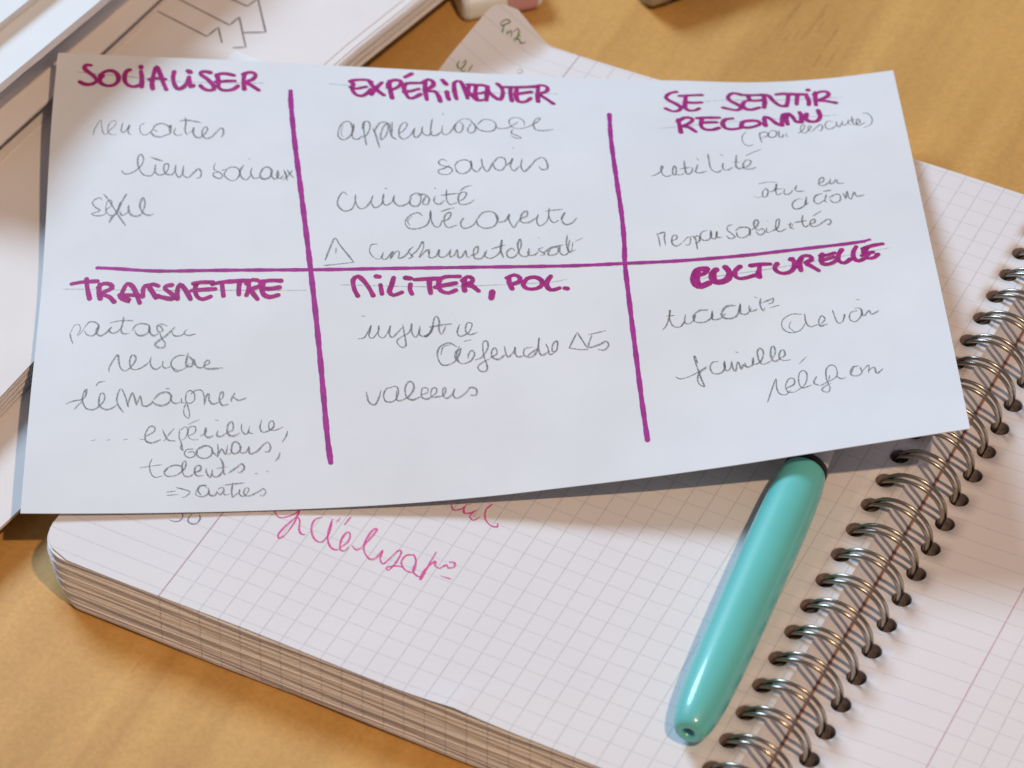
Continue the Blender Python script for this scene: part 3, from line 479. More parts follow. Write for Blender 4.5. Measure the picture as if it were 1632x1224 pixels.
  ('pencil_word', 'pencil word instrumentalisation', 'pencil', 'card', '0.7:79.67,76.85 78.11,76.65 77.72,74.45 78.69,72.47 80.04,71.84 80.82,73.72|1:81.02,74.27 80.62,72.08 81.59,71.75 83.15,74.16 82.56,71.70 83.93,74.12 84.70,73.80 84.49,71.87 85.85,72.35 87.23,74.52|0.9:88.02,75.60 86.84,73.97 87.79,72.26 86.62,71.49|0.9:87.21,72.29 88.98,74.43 90.17,77.21 90.34,74.93 89.34,71.90 91.30,74.33 91.66,72.07|1:91.89,74.58 91.66,71.79 93.21,72.00 94.02,74.21 93.98,71.96 95.53,71.90 96.73,74.10|1:96.74,74.38 96.50,71.85 97.47,72.09 98.28,74.04 98.43,71.49 99.40,71.73 100.22,73.68 100.56,71.41 101.53,71.65|1:101.34,71.94 102.91,72.73 103.16,75.00 102.16,73.89 102.29,71.06 104.03,70.99 104.86,73.23|1:105.26,73.78 104.82,71.53 106.35,70.91 108.35,73.11 108.85,77.14 108.38,74.26 109.06,70.81|1:106.24,74.04 109.58,75.38|1:111.84,73.00 111.10,74.18 109.89,72.78 110.23,71.06 111.78,71.29 113.25,74.69 113.14,77.32 112.49,75.29 112.96,71.83 114.49,71.21 115.32,72.91|1:115.17,74.06 114.90,71.77 116.45,71.73 117.26,72.86|0.7:117.36,77.81 117.66,77.39|1:118.48,74.27 117.28,73.43 118.78,71.96 117.60,71.42|1:118.40,72.25 120.42,74.23 121.96,73.90 121.49,71.89 119.54,71.65 120.41,73.94 123.17,75.05|1:124.29,78.56 123.95,75.03 124.60,72.12|1:124.80,76.78 124.24,72.70 126.20,73.24|0.8:125.94,76.17 127.94,77.43|0.8:125.55,76.17 125.00,72.40|1.1:122.39,75.06 122.36,72.28 123.41,71.45 124.63,72.69'),
  ('pencil_word', 'pencil note (par les autres)', 'pencil', 'card', '0.8:170.51,122.81 169.49,121.22 169.07,119.01 169.40,116.64 170.52,115.84 171.67,116.53|1:173.79,122.73 173.58,120.52 173.83,117.48|0.9:173.72,122.06 175.13,122.98 175.68,121.90 174.87,120.34 173.97,120.09|1:176.22,123.01 177.16,123.69 177.95,122.83 177.54,120.85 176.38,120.16 175.70,121.02 176.22,123.01|1.3:178.57,123.50 178.39,120.65 179.14,120.45 179.62,121.98|0.7:180.34,122.65 180.17,120.90 180.80,120.70|0.8:183.14,122.24 184.13,123.33 185.10,125.27 185.02,126.57 184.27,125.71 184.02,123.33 184.92,122.46 186.19,124.18 186.79,125.67 186.14,125.68 185.93,123.75 186.76,123.31 188.06,125.21 189.18,126.45 189.61,125.37 188.96,123.48 188.33,123.71|0.9:192.37,127.56 191.44,128.03 190.43,126.82 190.41,124.71 191.46,124.24 192.93,125.64|1.2:193.27,127.70 193.17,125.83 193.75,125.17 194.48,126.78|1:194.84,127.99 194.63,126.14 195.36,125.88 196.05,127.05|1:196.30,128.26 196.09,126.43 196.69,125.97|1:197.35,129.78 197.23,127.76 197.56,125.88 198.69,126.18|1:196.44,127.63 198.05,128.28|1:198.12,126.03 199.13,127.14 198.73,128.40 198.11,126.85 198.38,125.39 199.79,126.26 200.38,126.60|0.8:200.14,131.04 201.58,130.25 202.19,127.98 201.58,125.66 199.66,124.25'),
  ('pencil_word', 'pencil word utilité', 'pencil', 'card', '1:145.46,101.45 146.21,101.63 147.80,103.14 148.59,105.17 148.35,105.84 148.05,104.15 148.37,102.00 149.34,101.19 150.52,102.04|1.1:151.35,105.92 150.95,104.22 150.81,102.21 151.34,101.89 151.79,104.24 151.53,105.92 151.11,105.23|1:151.65,102.23 152.55,101.92 153.53,102.61|1.1:153.96,108.40 153.92,105.31 154.02,102.95 154.54,102.30 155.45,103.33 155.79,105.37|1:152.55,104.43 153.89,104.97 155.41,105.35|1.1:157.20,106.78 156.67,104.71 156.38,103.35 157.28,102.87 159.21,103.77|0.8:157.04,109.55 157.62,108.52|1:160.02,111.60 160.03,108.26 160.16,105.16 160.88,103.66 161.79,103.35 162.81,104.41|1.1:163.44,107.53 163.13,105.96 163.29,104.59 164.31,104.46 165.72,105.72|0.9:162.82,111.37 163.72,110.88|1.2:166.96,111.38 166.62,108.54 166.41,106.09 167.17,105.09 168.17,105.81|1:165.53,107.79 166.86,108.02 167.81,108.17|1:167.95,105.46 169.54,106.56 170.30,108.69 169.40,109.18 168.44,107.91 168.17,105.81 168.84,104.98 170.36,105.21 171.36,105.94|0.8:169.20,111.12 171.44,113.02 173.46,114.38'),
  ('pencil_word', 'pencil words être en', 'pencil', 'card', '0.6:169.61,93.65 170.37,92.82 171.75,93.42|1:172.70,96.62 171.90,95.14 171.89,93.14 172.75,93.44 173.29,95.76 172.73,96.92|0.6:171.22,98.64 173.64,99.49 175.97,99.39|1:173.41,95.19 174.99,96.10 175.58,98.78 175.16,96.11 175.31,94.08 176.56,94.98|0.8:174.52,96.38 177.06,96.75|1:177.39,96.76 177.03,94.71 178.18,94.45 179.35,96.24|1:180.39,98.34 179.85,96.25 180.63,95.69 182.17,96.03|0.9:185.66,99.11 187.13,100.35 187.14,101.99 186.18,100.93 185.93,98.52 187.28,98.56 188.45,100.09|1:188.91,101.31 188.52,99.19 189.59,99.82 190.26,101.34|1:190.56,101.05 190.40,99.54 192.08,99.58'),
  ('pencil_word', 'pencil word action', 'pencil', 'card', '1:181.32,92.54 179.99,92.50 178.63,90.49 178.95,88.56 180.47,88.87 181.80,90.57 181.99,92.56|1.1:181.94,91.99 181.77,90.29 182.52,91.16|1:186.24,95.00 184.64,94.08 183.94,92.05 184.80,90.66 186.64,92.41|1:187.21,94.73 186.58,91.84 187.19,91.29|1:186.50,95.88 188.74,96.53|1:187.73,93.30 189.56,94.80 190.50,94.25 190.09,91.93 188.52,91.32 187.84,92.73|1.1:191.30,95.43 191.68,92.83|1:191.68,92.83 192.37,96.04 192.45,93.71 193.02,92.86 194.01,95.78 194.49,94.05 196.39,94.66|1.2:182.28,93.43 181.79,90.46'),
  ('pencil_word', 'pencil word responsabilités', 'pencil', 'card', '1:145.45,79.06 145.82,77.05 145.96,74.08|1:145.58,78.56 147.26,79.31 147.13,77.05 147.30,74.57|1:148.70,76.05 150.07,77.05 149.98,78.30 149.13,77.80 148.83,75.56 149.73,74.32 151.28,75.55|0.8:151.28,75.55 152.72,77.55 153.34,77.05 152.86,74.81 151.88,74.81|1:153.04,77.55 154.35,77.55 154.70,73.08|1:153.99,77.05 155.04,78.05 155.63,77.05 154.87,75.55 154.22,75.55|1:157.48,80.08 156.11,79.31 155.64,77.30 156.56,76.30 157.92,77.05 158.26,79.57|1:158.43,79.58 158.26,77.30 159.23,77.05 159.74,79.58 159.59,77.55 161.06,77.56|1:163.55,82.18 162.52,81.65 162.24,80.11 162.98,79.09 163.85,77.57 162.50,77.06 161.92,78.07|1:164.03,79.86 165.44,81.16 167.39,80.92 167.39,78.87 165.80,77.33 164.52,77.83 164.33,79.61|1:167.66,80.15 169.06,81.20 169.89,83.29 169.30,84.08 168.65,82.23 169.31,80.17 170.66,80.70 171.05,79.41 169.81,78.37 168.93,79.65|1:171.69,81.22 171.54,79.41 172.55,79.68|0.7:171.97,83.74 172.09,83.53|1:172.55,79.68 174.33,81.25 174.94,84.42 174.23,83.88 173.84,81.25 174.52,79.69 176.26,80.74|1:177.48,83.39 177.29,81.28 178.23,80.76|0.8:177.62,81.28 177.91,82.60 176.73,82.32|1:180.71,86.13 180.29,83.43 180.78,81.58 182.01,82.39|1:178.45,83.14 181.50,83.99|1:181.84,82.39 183.24,83.21 183.37,84.56 182.30,83.73 182.29,81.86 183.61,81.87 185.41,83.51 186.51,84.61 187.26,83.80 186.63,82.44 185.99,82.71|0.8:182.98,85.63 185.35,87.88|1.2:158.30,80.08 158.26,77.30|1.1:167.56,80.92 167.50,78.20|1.1:155.54,78.15 155.36,76.05'),
  ('pencil_word', 'pencil word partager', 'pencil', 'card', '0.8:7.79,55.76 8.16,53.81 8.77,52.00|0.5:7.93,55.57 8.68,57.89 9.81,58.08 10.17,56.31 9.50,54.68|0.6:9.64,54.49 10.35,55.26 11.15,56.87|1:11.15,56.87 12.08,58.46 13.35,58.45 14.42,57.29 14.26,55.28 13.06,54.06 11.77,54.73 11.19,56.00|1.1:14.67,57.26 14.10,56.14 14.03,54.97 15.09,53.82 16.56,54.83 17.26,56.09|1:17.62,56.38 17.04,55.28 17.84,54.34 19.08,54.70 19.79,55.79|1:20.28,59.25 20.12,57.09 19.82,55.12 20.37,53.88 21.88,53.88|0.6:16.94,57.55 18.69,57.94 20.71,57.96 22.74,57.71|1:22.36,54.49 23.30,56.22 24.80,56.54 26.34,55.71 26.29,53.73 24.94,52.82 23.67,53.19 22.98,54.76|1.1:26.35,55.54 26.53,53.87 27.46,52.45 28.69,53.14|0.9:30.64,55.07 29.36,55.87 28.24,55.33 28.55,53.65 29.55,53.71 29.13,55.07 28.36,55.48|1.1:32.53,54.71 31.68,53.65 30.23,52.00 28.76,50.84 27.92,49.78 28.83,48.71 30.08,48.76 30.29,50.04 29.63,51.08 28.94,53.12|1:31.68,53.65 32.23,52.12 33.74,51.81 34.72,52.52|1.1:35.32,53.76 34.60,52.53 35.74,51.77 37.36,52.09|1.2:14.61,57.44 14.12,55.19|1.2:26.44,55.86 26.47,53.38'),
  ('pencil_word', 'pencil word rendre', 'pencil', 'card', '1:17.65,42.17 17.58,43.67 18.47,45.92 19.39,47.49 19.75,45.14 20.33,43.10 21.35,42.36 22.55,43.41 23.48,45.13 23.54,46.60 22.66,47.02 22.23,45.24 22.56,43.25 23.58,42.50 25.29,43.18 26.73,44.51|1.1:27.17,46.10 26.98,44.49 27.53,42.82 28.54,42.25 29.63,43.12|1:29.95,44.71 29.87,43.26 30.52,42.40 31.75,42.78|0.8:35.14,45.85 33.40,45.85 32.07,44.68 31.86,43.09 32.76,41.89 34.01,41.46 35.24,42.16 36.07,43.36|0.6:32.01,42.43 33.03,41.13 34.26,41.44|1.2:35.74,46.60 35.42,44.70 35.34,42.79 36.47,42.37 36.93,43.93 35.77,45.63|1:37.16,44.54 37.45,42.92 38.22,41.89 39.45,41.94|1:39.45,42.26 40.67,42.95 40.53,43.92 39.67,43.36 39.58,41.77 40.95,41.27 43.80,41.33'),
  ('pencil_word', 'pencil word témoigner', 'pencil', 'card', '1:8.18,32.96 9.95,33.84 11.61,34.14 12.53,35.24 12.70,37.32 12.18,36.59 11.89,34.13 12.87,31.44 14.56,30.99 15.77,31.87 16.94,33.87 16.71,35.76 16.01,35.80 15.68,33.94 15.91,32.05 17.36,30.85 18.74,31.16 20.09,32.38|0.9:14.77,38.15 15.42,39.25 16.96,39.52|0.9:10.10,30.98 11.00,32.46 12.05,33.74|0.9:21.46,29.71 20.25,31.82 19.74,33.89 20.19,36.48 20.74,36.81 21.52,34.90 22.51,31.32|1:22.22,31.52 22.80,34.44 23.32,35.52 23.80,34.01 24.31,31.69|1:24.31,31.76 25.05,34.48 25.37,33.17 25.71,31.60 26.84,31.42 28.20,32.61|1.1:28.18,33.16 29.52,34.90 31.20,35.14 32.08,34.17 31.85,32.36 30.48,31.29 28.79,31.66 27.77,32.82|1:30.75,36.28 31.73,36.20|1:32.36,34.15 32.11,32.89 32.99,31.73 34.38,32.00|1:34.49,33.26 34.67,31.80 35.65,31.91|0.8:35.57,34.63 36.40,35.30 37.41,34.31 37.46,32.32 36.36,31.50 35.49,32.46 35.57,34.63|0.8:35.65,31.73 35.14,29.96 35.33,28.14 36.33,27.17 36.43,28.78 35.95,30.98 35.79,31.72|0.8:36.57,34.19 37.67,35.20 39.08,35.08 39.68,33.23 39.74,30.70|1:39.87,31.05 40.24,33.54 40.79,33.86 40.83,32.24 41.70,30.91 43.09,31.34|1:43.23,31.69 44.05,32.88 43.88,34.33 43.33,33.65 43.23,31.69 43.95,30.38 45.35,30.62|1:46.70,33.73 45.89,31.83 46.04,31.10|1:46.44,32.50 47.58,31.51 49.39,32.08'),
  ('pencil_word', 'pencil word expérience', 'pencil', 'card', '0.6:14.48,21.55 15.68,21.85|0.6:17.96,21.57 18.86,21.74|0.6:21.74,21.55 22.79,21.79|0.6:25.22,21.68 26.44,21.43|1:26.86,22.40 28.63,23.70 28.58,25.09 27.52,25.15 26.68,23.21 26.75,21.21 28.14,20.36 30.23,21.24|0.9:30.44,24.20 31.75,21.17 33.59,20.68|0.6:33.17,24.44 32.01,22.73 30.86,20.62|0.9:34.39,24.17 34.31,21.81 34.82,20.02 35.33,17.84|0.7:34.56,23.77 35.60,24.69 36.23,23.67 35.69,21.34 34.79,20.81|0.7:36.13,21.91 37.78,22.79 37.88,24.54 36.52,24.43 36.28,22.09 37.22,20.87 38.74,20.78|0.8:36.19,25.24 37.39,25.95 38.90,26.63|1:39.02,21.73 40.21,22.63 40.33,24.18 40.07,22.25 40.85,21.23 42.06,21.73|1:43.09,23.22 42.82,21.68 43.89,21.42 45.08,22.30|0.8:42.27,26.19 43.19,26.01|1:45.08,22.30 46.44,23.18 46.25,25.32 45.34,24.80 45.24,22.29 46.32,21.25 48.13,22.09|1:48.39,24.77 48.42,22.84 49.35,21.62 50.25,22.71|1:50.23,23.87 49.95,22.15 51.02,21.69|0.9:52.96,25.59 52.53,23.31 53.15,21.93 54.51,22.21 55.72,23.46 55.40,25.02 54.65,24.50 54.66,22.77 56.03,22.29 57.86,23.11|0.8:58.78,21.89 58.48,20.39 57.58,18.75'),
  ('pencil_word', 'pencil word savoirs, small and slanted', 'pencil', 'card', '1:34.98,19.62 34.71,18.66 35.34,17.64|0.9:37.59,18.11 36.09,18.00 35.67,16.65 36.76,15.62 37.95,16.14 37.62,17.33 36.41,17.20|1.1:38.80,18.43 40.60,18.91 41.84,17.87 41.58,15.95 40.08,15.25 38.55,16.11 38.51,17.87 39.71,18.38|1.1:41.69,17.49 42.79,15.88|0.8:43.02,19.35 43.21,17.40 42.95,15.48|1:43.10,15.47 43.96,17.74 44.90,16.14 45.30,18.81|1:45.20,16.12 46.10,16.45 46.36,18.94 47.26,19.65 48.19,18.24 47.91,16.72 46.71,16.22 45.93,17.62|1:48.34,18.04 48.22,16.51 49.43,16.44 50.16,18.11|1:50.16,18.11 50.34,16.00 51.85,16.47 53.34,18.28 54.39,18.97 55.01,17.60 54.57,16.29 53.66,16.35|1.1:57.14,15.93 56.85,14.63 56.10,13.54'),
  ('pencil_word', 'pencil word talents', 'pencil', 'card', '0.8:28.46,15.79 27.93,13.84 28.32,11.46 29.26,10.25 30.90,10.59|0.6:25.70,13.12 28.09,13.52 30.78,13.93|0.9:32.01,13.09 31.31,11.75 31.80,10.55 33.60,10.49 35.07,11.60 35.33,12.95 33.80,13.61 32.31,13.08 31.46,11.74|0.9:34.78,11.22 35.93,12.73 36.03,14.68 35.44,14.32 35.18,12.77 35.70,10.60 36.91,10.16 38.08,11.08|1:37.78,11.29 39.27,11.80 39.38,13.16 38.33,13.01 38.07,11.47 38.71,10.28 40.20,10.41|0.9:40.60,12.51 40.79,10.96 41.57,9.77 41.99,11.29 41.97,12.06|1:41.99,11.29 42.32,9.93 43.52,10.06 44.68,11.92|1.1:43.71,15.05 44.35,13.48 44.55,10.78 45.16,10.36|0.7:42.87,12.21 45.27,12.58|1:45.60,10.72 47.38,12.16 48.57,13.24 49.19,12.06 48.31,10.77 47.70,11.00|0.8:51.47,10.22 52.22,10.37|0.8:54.02,10.72 54.62,10.80'),
  ('pencil_word', 'pencil arrow and word autres', 'pencil', 'card', '0.8:31.95,5.87 34.04,6.12|0.8:31.99,4.90 34.67,5.09|0.8:34.00,7.16 35.82,6.52 37.19,5.70 36.18,4.39 35.44,4.22|0.7:41.20,6.52 39.98,7.53 38.81,6.42 38.55,4.89 40.06,4.26 41.23,5.18 41.34,6.90|1:41.03,7.48 39.38,7.36 38.97,6.03 39.75,4.66|1:41.50,6.31 41.54,4.78 42.74,4.55 43.31,5.86|1:43.30,6.24 44.18,6.78 44.79,6.18 43.93,4.69 43.31,5.48|1:44.80,5.99 44.83,4.66 46.02,4.80|0.9:46.71,8.00 46.45,5.73 46.64,3.64|0.9:44.47,7.34 46.86,7.61 49.26,7.80|0.8:46.63,3.83 48.10,5.28 48.24,6.03 48.26,4.52 49.31,4.10 50.33,5.93 49.58,6.35 49.15,4.86 50.21,4.06 52.29,5.09 53.47,5.97 54.08,5.00 53.35,3.92 52.75,4.32'),
  ('pencil_word', 'pencil word injustice', 'pencil', 'card', '0.7:75.71,54.11 76.67,53.79|0.8:74.91,47.17 76.44,47.54 77.99,50.91 77.39,47.96 78.34,47.14 79.69,49.27 79.70,50.77 79.68,47.77 81.01,47.17 82.56,50.55|1:82.37,50.57 82.16,48.08 82.91,47.02 85.23,49.85|0.9:85.24,50.86 85.58,47.81 85.91,44.30 84.77,43.90 83.84,45.70 84.81,46.87 86.73,48.23 87.33,50.70 87.30,48.18 88.23,46.61 89.40,49.04|1:89.23,50.06 89.00,47.56 90.13,46.72 91.67,47.87 92.27,49.59|1:90.13,46.47 91.67,47.87 92.50,51.87 93.08,52.61 93.63,51.29 93.58,48.23 94.12,46.93|0.9:91.31,49.41 94.75,49.93 96.66,50.06|0.7:97.25,51.05 97.25,51.30|1:94.32,47.17 95.12,49.40|0.9:98.37,49.95 97.75,47.44 98.48,46.12 100.40,47.26 101.22,49.77 100.09,50.10 99.65,47.82 100.57,46.49 102.49,47.13|1.2:92.27,49.85 91.59,47.87 90.58,46.54 90.13,46.97|1:77.99,50.91 77.51,48.20'),
  ('pencil_word', 'pencil words défendre à tous', 'pencil', 'card', '1:97.65,42.92 95.78,44.30 93.67,43.21 93.06,40.78 93.95,38.01 95.83,37.86 97.57,39.44 98.59,42.60|0.7:96.15,43.77 94.43,43.15 93.82,40.72|0.9:98.58,42.35 97.24,41.45 97.19,39.47 98.67,37.88 100.57,38.48 101.56,40.39 101.03,41.67 100.25,40.73 100.02,39.26|0.6:99.20,44.56 101.11,44.94|0.9:101.52,38.65 103.24,39.52 104.63,42.18 104.50,44.21 103.54,43.77 103.63,40.00 104.30,36.97 104.07,35.26 102.75,35.35 102.22,36.62 103.19,37.79 105.11,38.90|1:105.12,39.15 106.66,40.30 106.33,42.08 105.56,41.37 105.50,39.37 106.99,38.53 108.54,39.93|1:108.43,42.46 108.74,40.17 109.27,39.13 110.64,40.81 110.87,42.06 110.81,40.04 111.53,38.99 113.05,39.41|0.9:115.03,41.84 113.12,41.43 112.86,39.42 114.54,38.82 115.93,40.77 116.45,44.58 116.16,41.78 116.82,39.20 118.75,40.37|1:117.89,42.72 118.40,41.16 118.71,39.35 120.27,40.56 120.57,43.37 119.59,42.64 119.32,40.35 120.46,40.55|0.9:125.23,46.05 124.17,43.49 123.12,40.95|0.8:123.13,41.20 125.56,40.60 127.63,40.53|0.9:125.23,46.05 126.43,43.15 127.46,40.79|0.8:127.65,45.20 129.57,45.67 131.89,46.41|1:128.60,45.18 127.67,41.30 130.16,42.01 131.72,43.01 132.23,41.70 131.21,40.27 129.71,40.47|1.1:98.22,43.27 97.37,40.45 97.93,38.53|1.1:116.07,41.53 113.42,38.98'),
  ('pencil_word', 'pencil word valeurs', 'pencil', 'card', '1:76.69,31.53 77.22,28.65 78.53,27.60 79.49,29.39 80.08,31.71|0.9:82.72,32.19 81.40,32.07 80.63,30.24 81.17,28.31 83.04,28.38 84.01,30.42 83.67,32.35 82.35,32.46|1.1:83.65,31.40 83.61,28.56 84.92,28.45 86.44,29.50 87.53,31.54 87.19,33.38 86.25,33.46 85.54,31.71 85.80,29.32 87.17,28.25 89.06,29.03|0.9:89.07,29.51 90.59,30.09 90.61,31.27 89.48,31.37 89.25,29.02 90.55,28.19 92.46,29.68 92.68,31.10 91.74,31.18 91.32,29.31 92.05,28.30|1:92.06,28.53 94.32,29.04 94.74,30.92 94.18,30.97 94.13,28.82 95.05,28.03 96.39,29.34|1:96.80,30.74 96.38,28.86 97.30,27.83 99.20,29.09 100.37,30.68 101.67,30.09 101.62,28.41 100.13,28.53'),
  ('pencil_word', 'pencil word tradition', 'pencil', 'card', '1:144.75,46.18 145.86,47.81 146.70,50.63 147.00,52.77 146.67,50.16 147.36,47.55 149.02,47.29 150.15,49.16|0.8:146.03,50.74 147.91,51.00|1:150.45,51.30 150.12,48.69 151.10,48.20 152.54,49.60|1:155.78,52.64 153.74,52.44 152.28,50.79 152.49,48.88 154.49,48.60 156.27,49.99 156.74,51.90|1.1:156.56,51.66 156.57,49.50 158.27,49.69 159.74,51.33|1.2:162.30,53.94 160.25,53.75 158.93,51.84 158.98,50.15 160.62,49.61 162.39,50.76 163.35,54.40|0.9:163.35,54.40 162.97,51.71 164.43,50.93 165.95,53.09|1:165.33,53.85 165.52,51.87 167.26,52.55|0.7:166.58,56.79 167.56,56.27|1:168.23,56.25 167.88,54.01 168.40,52.00 168.98,52.97|1:168.09,54.50 171.27,56.14|0.8:169.76,54.19 170.81,54.64 171.27,56.14|0.7:169.99,52.93 172.42,53.72|1.3:156.71,52.48 156.51,49.60|1.2:152.84,51.60 152.23,49.13|1.2:163.36,54.65 163.15,50.98'),
  ('pencil_word', 'pencil word devoir', 'pencil', 'card', '0.8:177.18,50.23 174.84,50.40 172.66,48.54 172.42,45.82 173.96,44.19 176.35,44.73 177.93,47.37|0.7:174.64,48.15 173.96,46.20 174.98,44.35|1.1:177.87,50.43 177.93,47.37 178.79,45.76 180.52,46.35|1:181.18,46.27 182.35,47.96 181.81,49.31 181.02,48.10 180.97,45.78 182.87,46.35|0.9:184.34,51.14 185.07,46.61 186.26,46.73 187.02,49.28 186.70,47.73|0.9:189.98,50.27 188.40,49.65 188.00,47.31 189.24,46.34 190.81,48.55 190.73,50.99 189.39,51.14|1:190.87,49.09 191.45,48.20 192.64,49.95 193.16,48.52 194.96,49.64|0.7:190.05,54.30 191.06,54.20|1.2:191.10,50.68 190.97,48.10'),
  ('pencil_word', 'pencil word famille', 'pencil', 'card', '0.8:146.90,31.18 147.95,30.45 149.87,31.03 152.17,32.49 154.17,34.20|1:152.20,35.21 151.73,37.73 151.53,37.05 152.20,32.94 152.76,29.72 153.25,27.63 152.06,28.63 151.89,30.68 152.64,32.46 154.14,33.74|1:156.95,35.63 155.68,35.48 154.94,33.92 155.42,31.83 157.14,31.70 158.19,33.24 158.38,35.77|1:158.02,35.10 158.46,32.52 159.44,33.14 159.93,35.43|0.7:160.96,38.61 161.72,38.33|1:159.93,35.43 160.07,33.09 160.62,32.11 161.13,34.64 161.48,35.08 161.92,32.70 162.52,34.29 162.91,33.32|1:162.87,34.73 163.23,33.29 164.53,33.88 165.05,36.44|1:164.71,36.23 164.86,34.09 166.50,34.88 167.37,37.90 166.70,39.37 165.98,38.25 166.20,35.15 167.04,33.88 169.01,34.88|1:169.05,35.35 170.01,37.42 169.89,39.82 169.21,39.16 168.97,36.32 169.62,34.57 171.28,35.60|1:170.96,35.63 172.14,36.47 171.99,38.42 171.15,37.79 170.81,35.65 171.83,34.66 173.42,34.86|0.6:174.98,32.94 176.93,35.39|1.3:158.29,35.78 158.23,32.91'),
  ('pencil_word', 'pencil word religion', 'pencil', 'card', '0.8:166.91,20.58 168.18,24.80 169.43,28.53 169.34,25.61 169.78,23.33 171.12,22.62 172.49,24.13|0.9:171.30,24.82 173.28,26.00 173.45,27.96 172.36,28.13 171.39,25.80 171.81,23.50 173.35,23.24|0.8:173.35,23.24 175.74,25.59 176.51,28.98 175.87,30.58 174.85,29.74 174.44,26.81 175.02,24.46 177.25,25.07|1:178.62,28.12 177.78,25.73 179.07,24.47|0.8:179.07,24.47 181.05,25.62 183.08,27.27 183.21,30.34 182.23,31.54 181.01,30.23 180.68,26.72 181.17,23.53 180.70,21.82 179.50,22.33 179.62,23.59 181.62,24.99|1:181.57,27.83 181.10,26.12|1:183.08,27.27 183.90,26.07 185.18,26.32|0.9:188.36,30.09 186.75,29.64 186.22,27.40 187.22,26.40 188.69,27.13 188.61,29.52|0.8:188.74,27.65 190.53,29.90 190.22,26.79|1:190.33,27.83 191.68,28.85 192.06,26.37 193.62,27.88|1.1:187.17,30.08 186.40,27.63'),
  ('pencil_guide_line', None, 'guide', 'card', '0.6:4.93,141.32 17.21,140.26 32.78,138.54 51.70,138.80'),
  ('pencil_guide_line', None, 'guide', 'card', '0.6:67.71,139.53 95.02,138.11 124.82,139.17'),
  ('pencil_guide_line', None, 'guide', 'card', '0.6:150.57,136.51 159.26,137.00 167.26,138.51 187.78,138.81 196.43,138.68'),
  ('pencil_guide_line', None, 'guide', 'card', '0.6:148.85,123.19 172.65,128.62 193.97,130.87'),
  ('pencil_guide_line', None, 'guide', 'card', '0.6:5.21,70.25 27.83,66.43 60.27,63.15 61.73,63.22'),
  ('pencil_guide_line', None, 'guide', 'card', '0.6:70.81,64.09 93.87,62.00 117.21,62.22 123.96,63.29'),
  ('pencil_guide_line', None, 'guide', 'card', '0.6:153.78,62.95 174.64,66.99 200.37,73.36'),
  ('red_ink_word', 'red ballpoint word fidélisat° on the squared page', 'red', 'page', '1:9.83,16.33 11.69,15.02 13.13,15.75 14.28,17.33 14.74,18.81|1:14.89,18.89 15.59,15.00 15.64,11.30 15.00,9.50 14.21,10.58 14.51,13.96 15.29,16.84 16.53,15.97 17.47,13.96 18.66,12.83 19.58,13.15|1:20.34,19.40 19.22,18.08 19.69,15.59 21.63,13.10 23.71,12.67 24.07,15.33 22.97,18.99|1:22.57,20.03 23.64,16.10 25.14,13.40 26.95,12.11 28.49,12.64|1:28.13,12.95 28.86,15.29 28.38,17.51 27.38,17.99 27.29,15.48 28.38,12.83 29.51,12.77 29.78,14.28|1:25.86,22.44 25.74,19.64|0.8:23.94,21.23 23.80,19.16|1:30.14,14.95 31.63,14.23 32.46,15.39|1:32.36,15.58 32.81,18.77 32.84,21.75 32.05,20.85 32.30,17.03 33.41,14.64 35.45,13.23 36.59,13.81 36.88,16.65|1:36.92,16.91 37.59,14.32 38.88,13.26 39.44,15.25 40.02,18.24 40.90,17.95 41.20,14.68 40.81,12.05 40.11,12.67 41.61,13.92 43.52,14.40|1:43.64,18.60 42.17,17.61 42.34,15.26 44.22,13.78 45.84,14.12 44.98,17.09 43.53,18.79|0.9:45.17,15.72 45.84,14.12 47.30,13.40 48.35,13.45|1:47.65,21.61 47.95,17.62 48.37,12.74 47.83,15.12 48.69,18.96 49.29,17.81 50.55,17.47|1:50.55,17.47 51.47,19.15 52.16,18.53 53.19,19.30 52.73,20.52 51.49,20.14|0.7:51.70,15.63 54.60,15.90'),
  ('red_ink_word', 'red ballpoint word end just below the card edge', 'red', 'page', '1:43.85,35.82 45.26,34.53 46.79,35.80 47.04,37.44|1:46.77,36.55 47.69,34.76 48.85,35.34 49.88,36.87|1:49.70,36.52 49.26,34.55 50.45,33.66 51.48,35.18|1:52.10,40.00 51.62,37.75 52.69,35.29 54.61,34.02 56.11,34.28 55.75,35.35|0.7:47.90,37.88 47.14,37.24'),
  ('blue_ink_mark', 'faint blue ink figures cut off by the card edge', 'blue', 'page', '1:-8.43,7.00 -7.30,5.59 -7.46,4.13 -8.60,3.55 -9.62,3.53|1:-4.35,7.87 -3.61,6.87 -3.58,5.31 -4.52,4.64 -5.65,5.05 -6.05,6.23 -5.90,7.48'),
  ('green_ink_word', None, 'green', 'leaf', '1.2:-22.34,186.30 -21.70,187.97 -20.62,188.55 -20.52,187.90 -21.33,186.45 -21.51,185.93 -22.34,186.30|1.2:-21.19,186.76 -20.87,185.57 -20.45,184.47|1.2:-19.68,186.24 -19.26,185.14 -19.13,185.99 -18.72,186.72 -18.18,185.72 -17.71,185.58|1.2:-18.22,186.79 -17.79,188.27 -16.79,187.67 -16.51,184.97|1.2:-17.23,185.44 -15.81,186.32 -14.90,185.83 -13.91,187.06|1.2:-17.30,187.59 -15.91,186.97'),
  ('green_ink_word', None, 'green', 'leaf', '1.1:-25.33,171.08 -24.96,169.58 -23.80,169.50 -23.55,171.17 -23.97,172.26 -24.39,170.81|1.1:-23.80,169.50 -22.94,169.34 -22.62,170.16|1.1:-21.85,172.65 -21.81,170.32'),
  ('green_ink_word', None, 'green', 'leaf', '0.7:-11.37,178.07 -10.96,178.76 -9.87,178.11 -10.55,177.04 -11.18,177.68'),
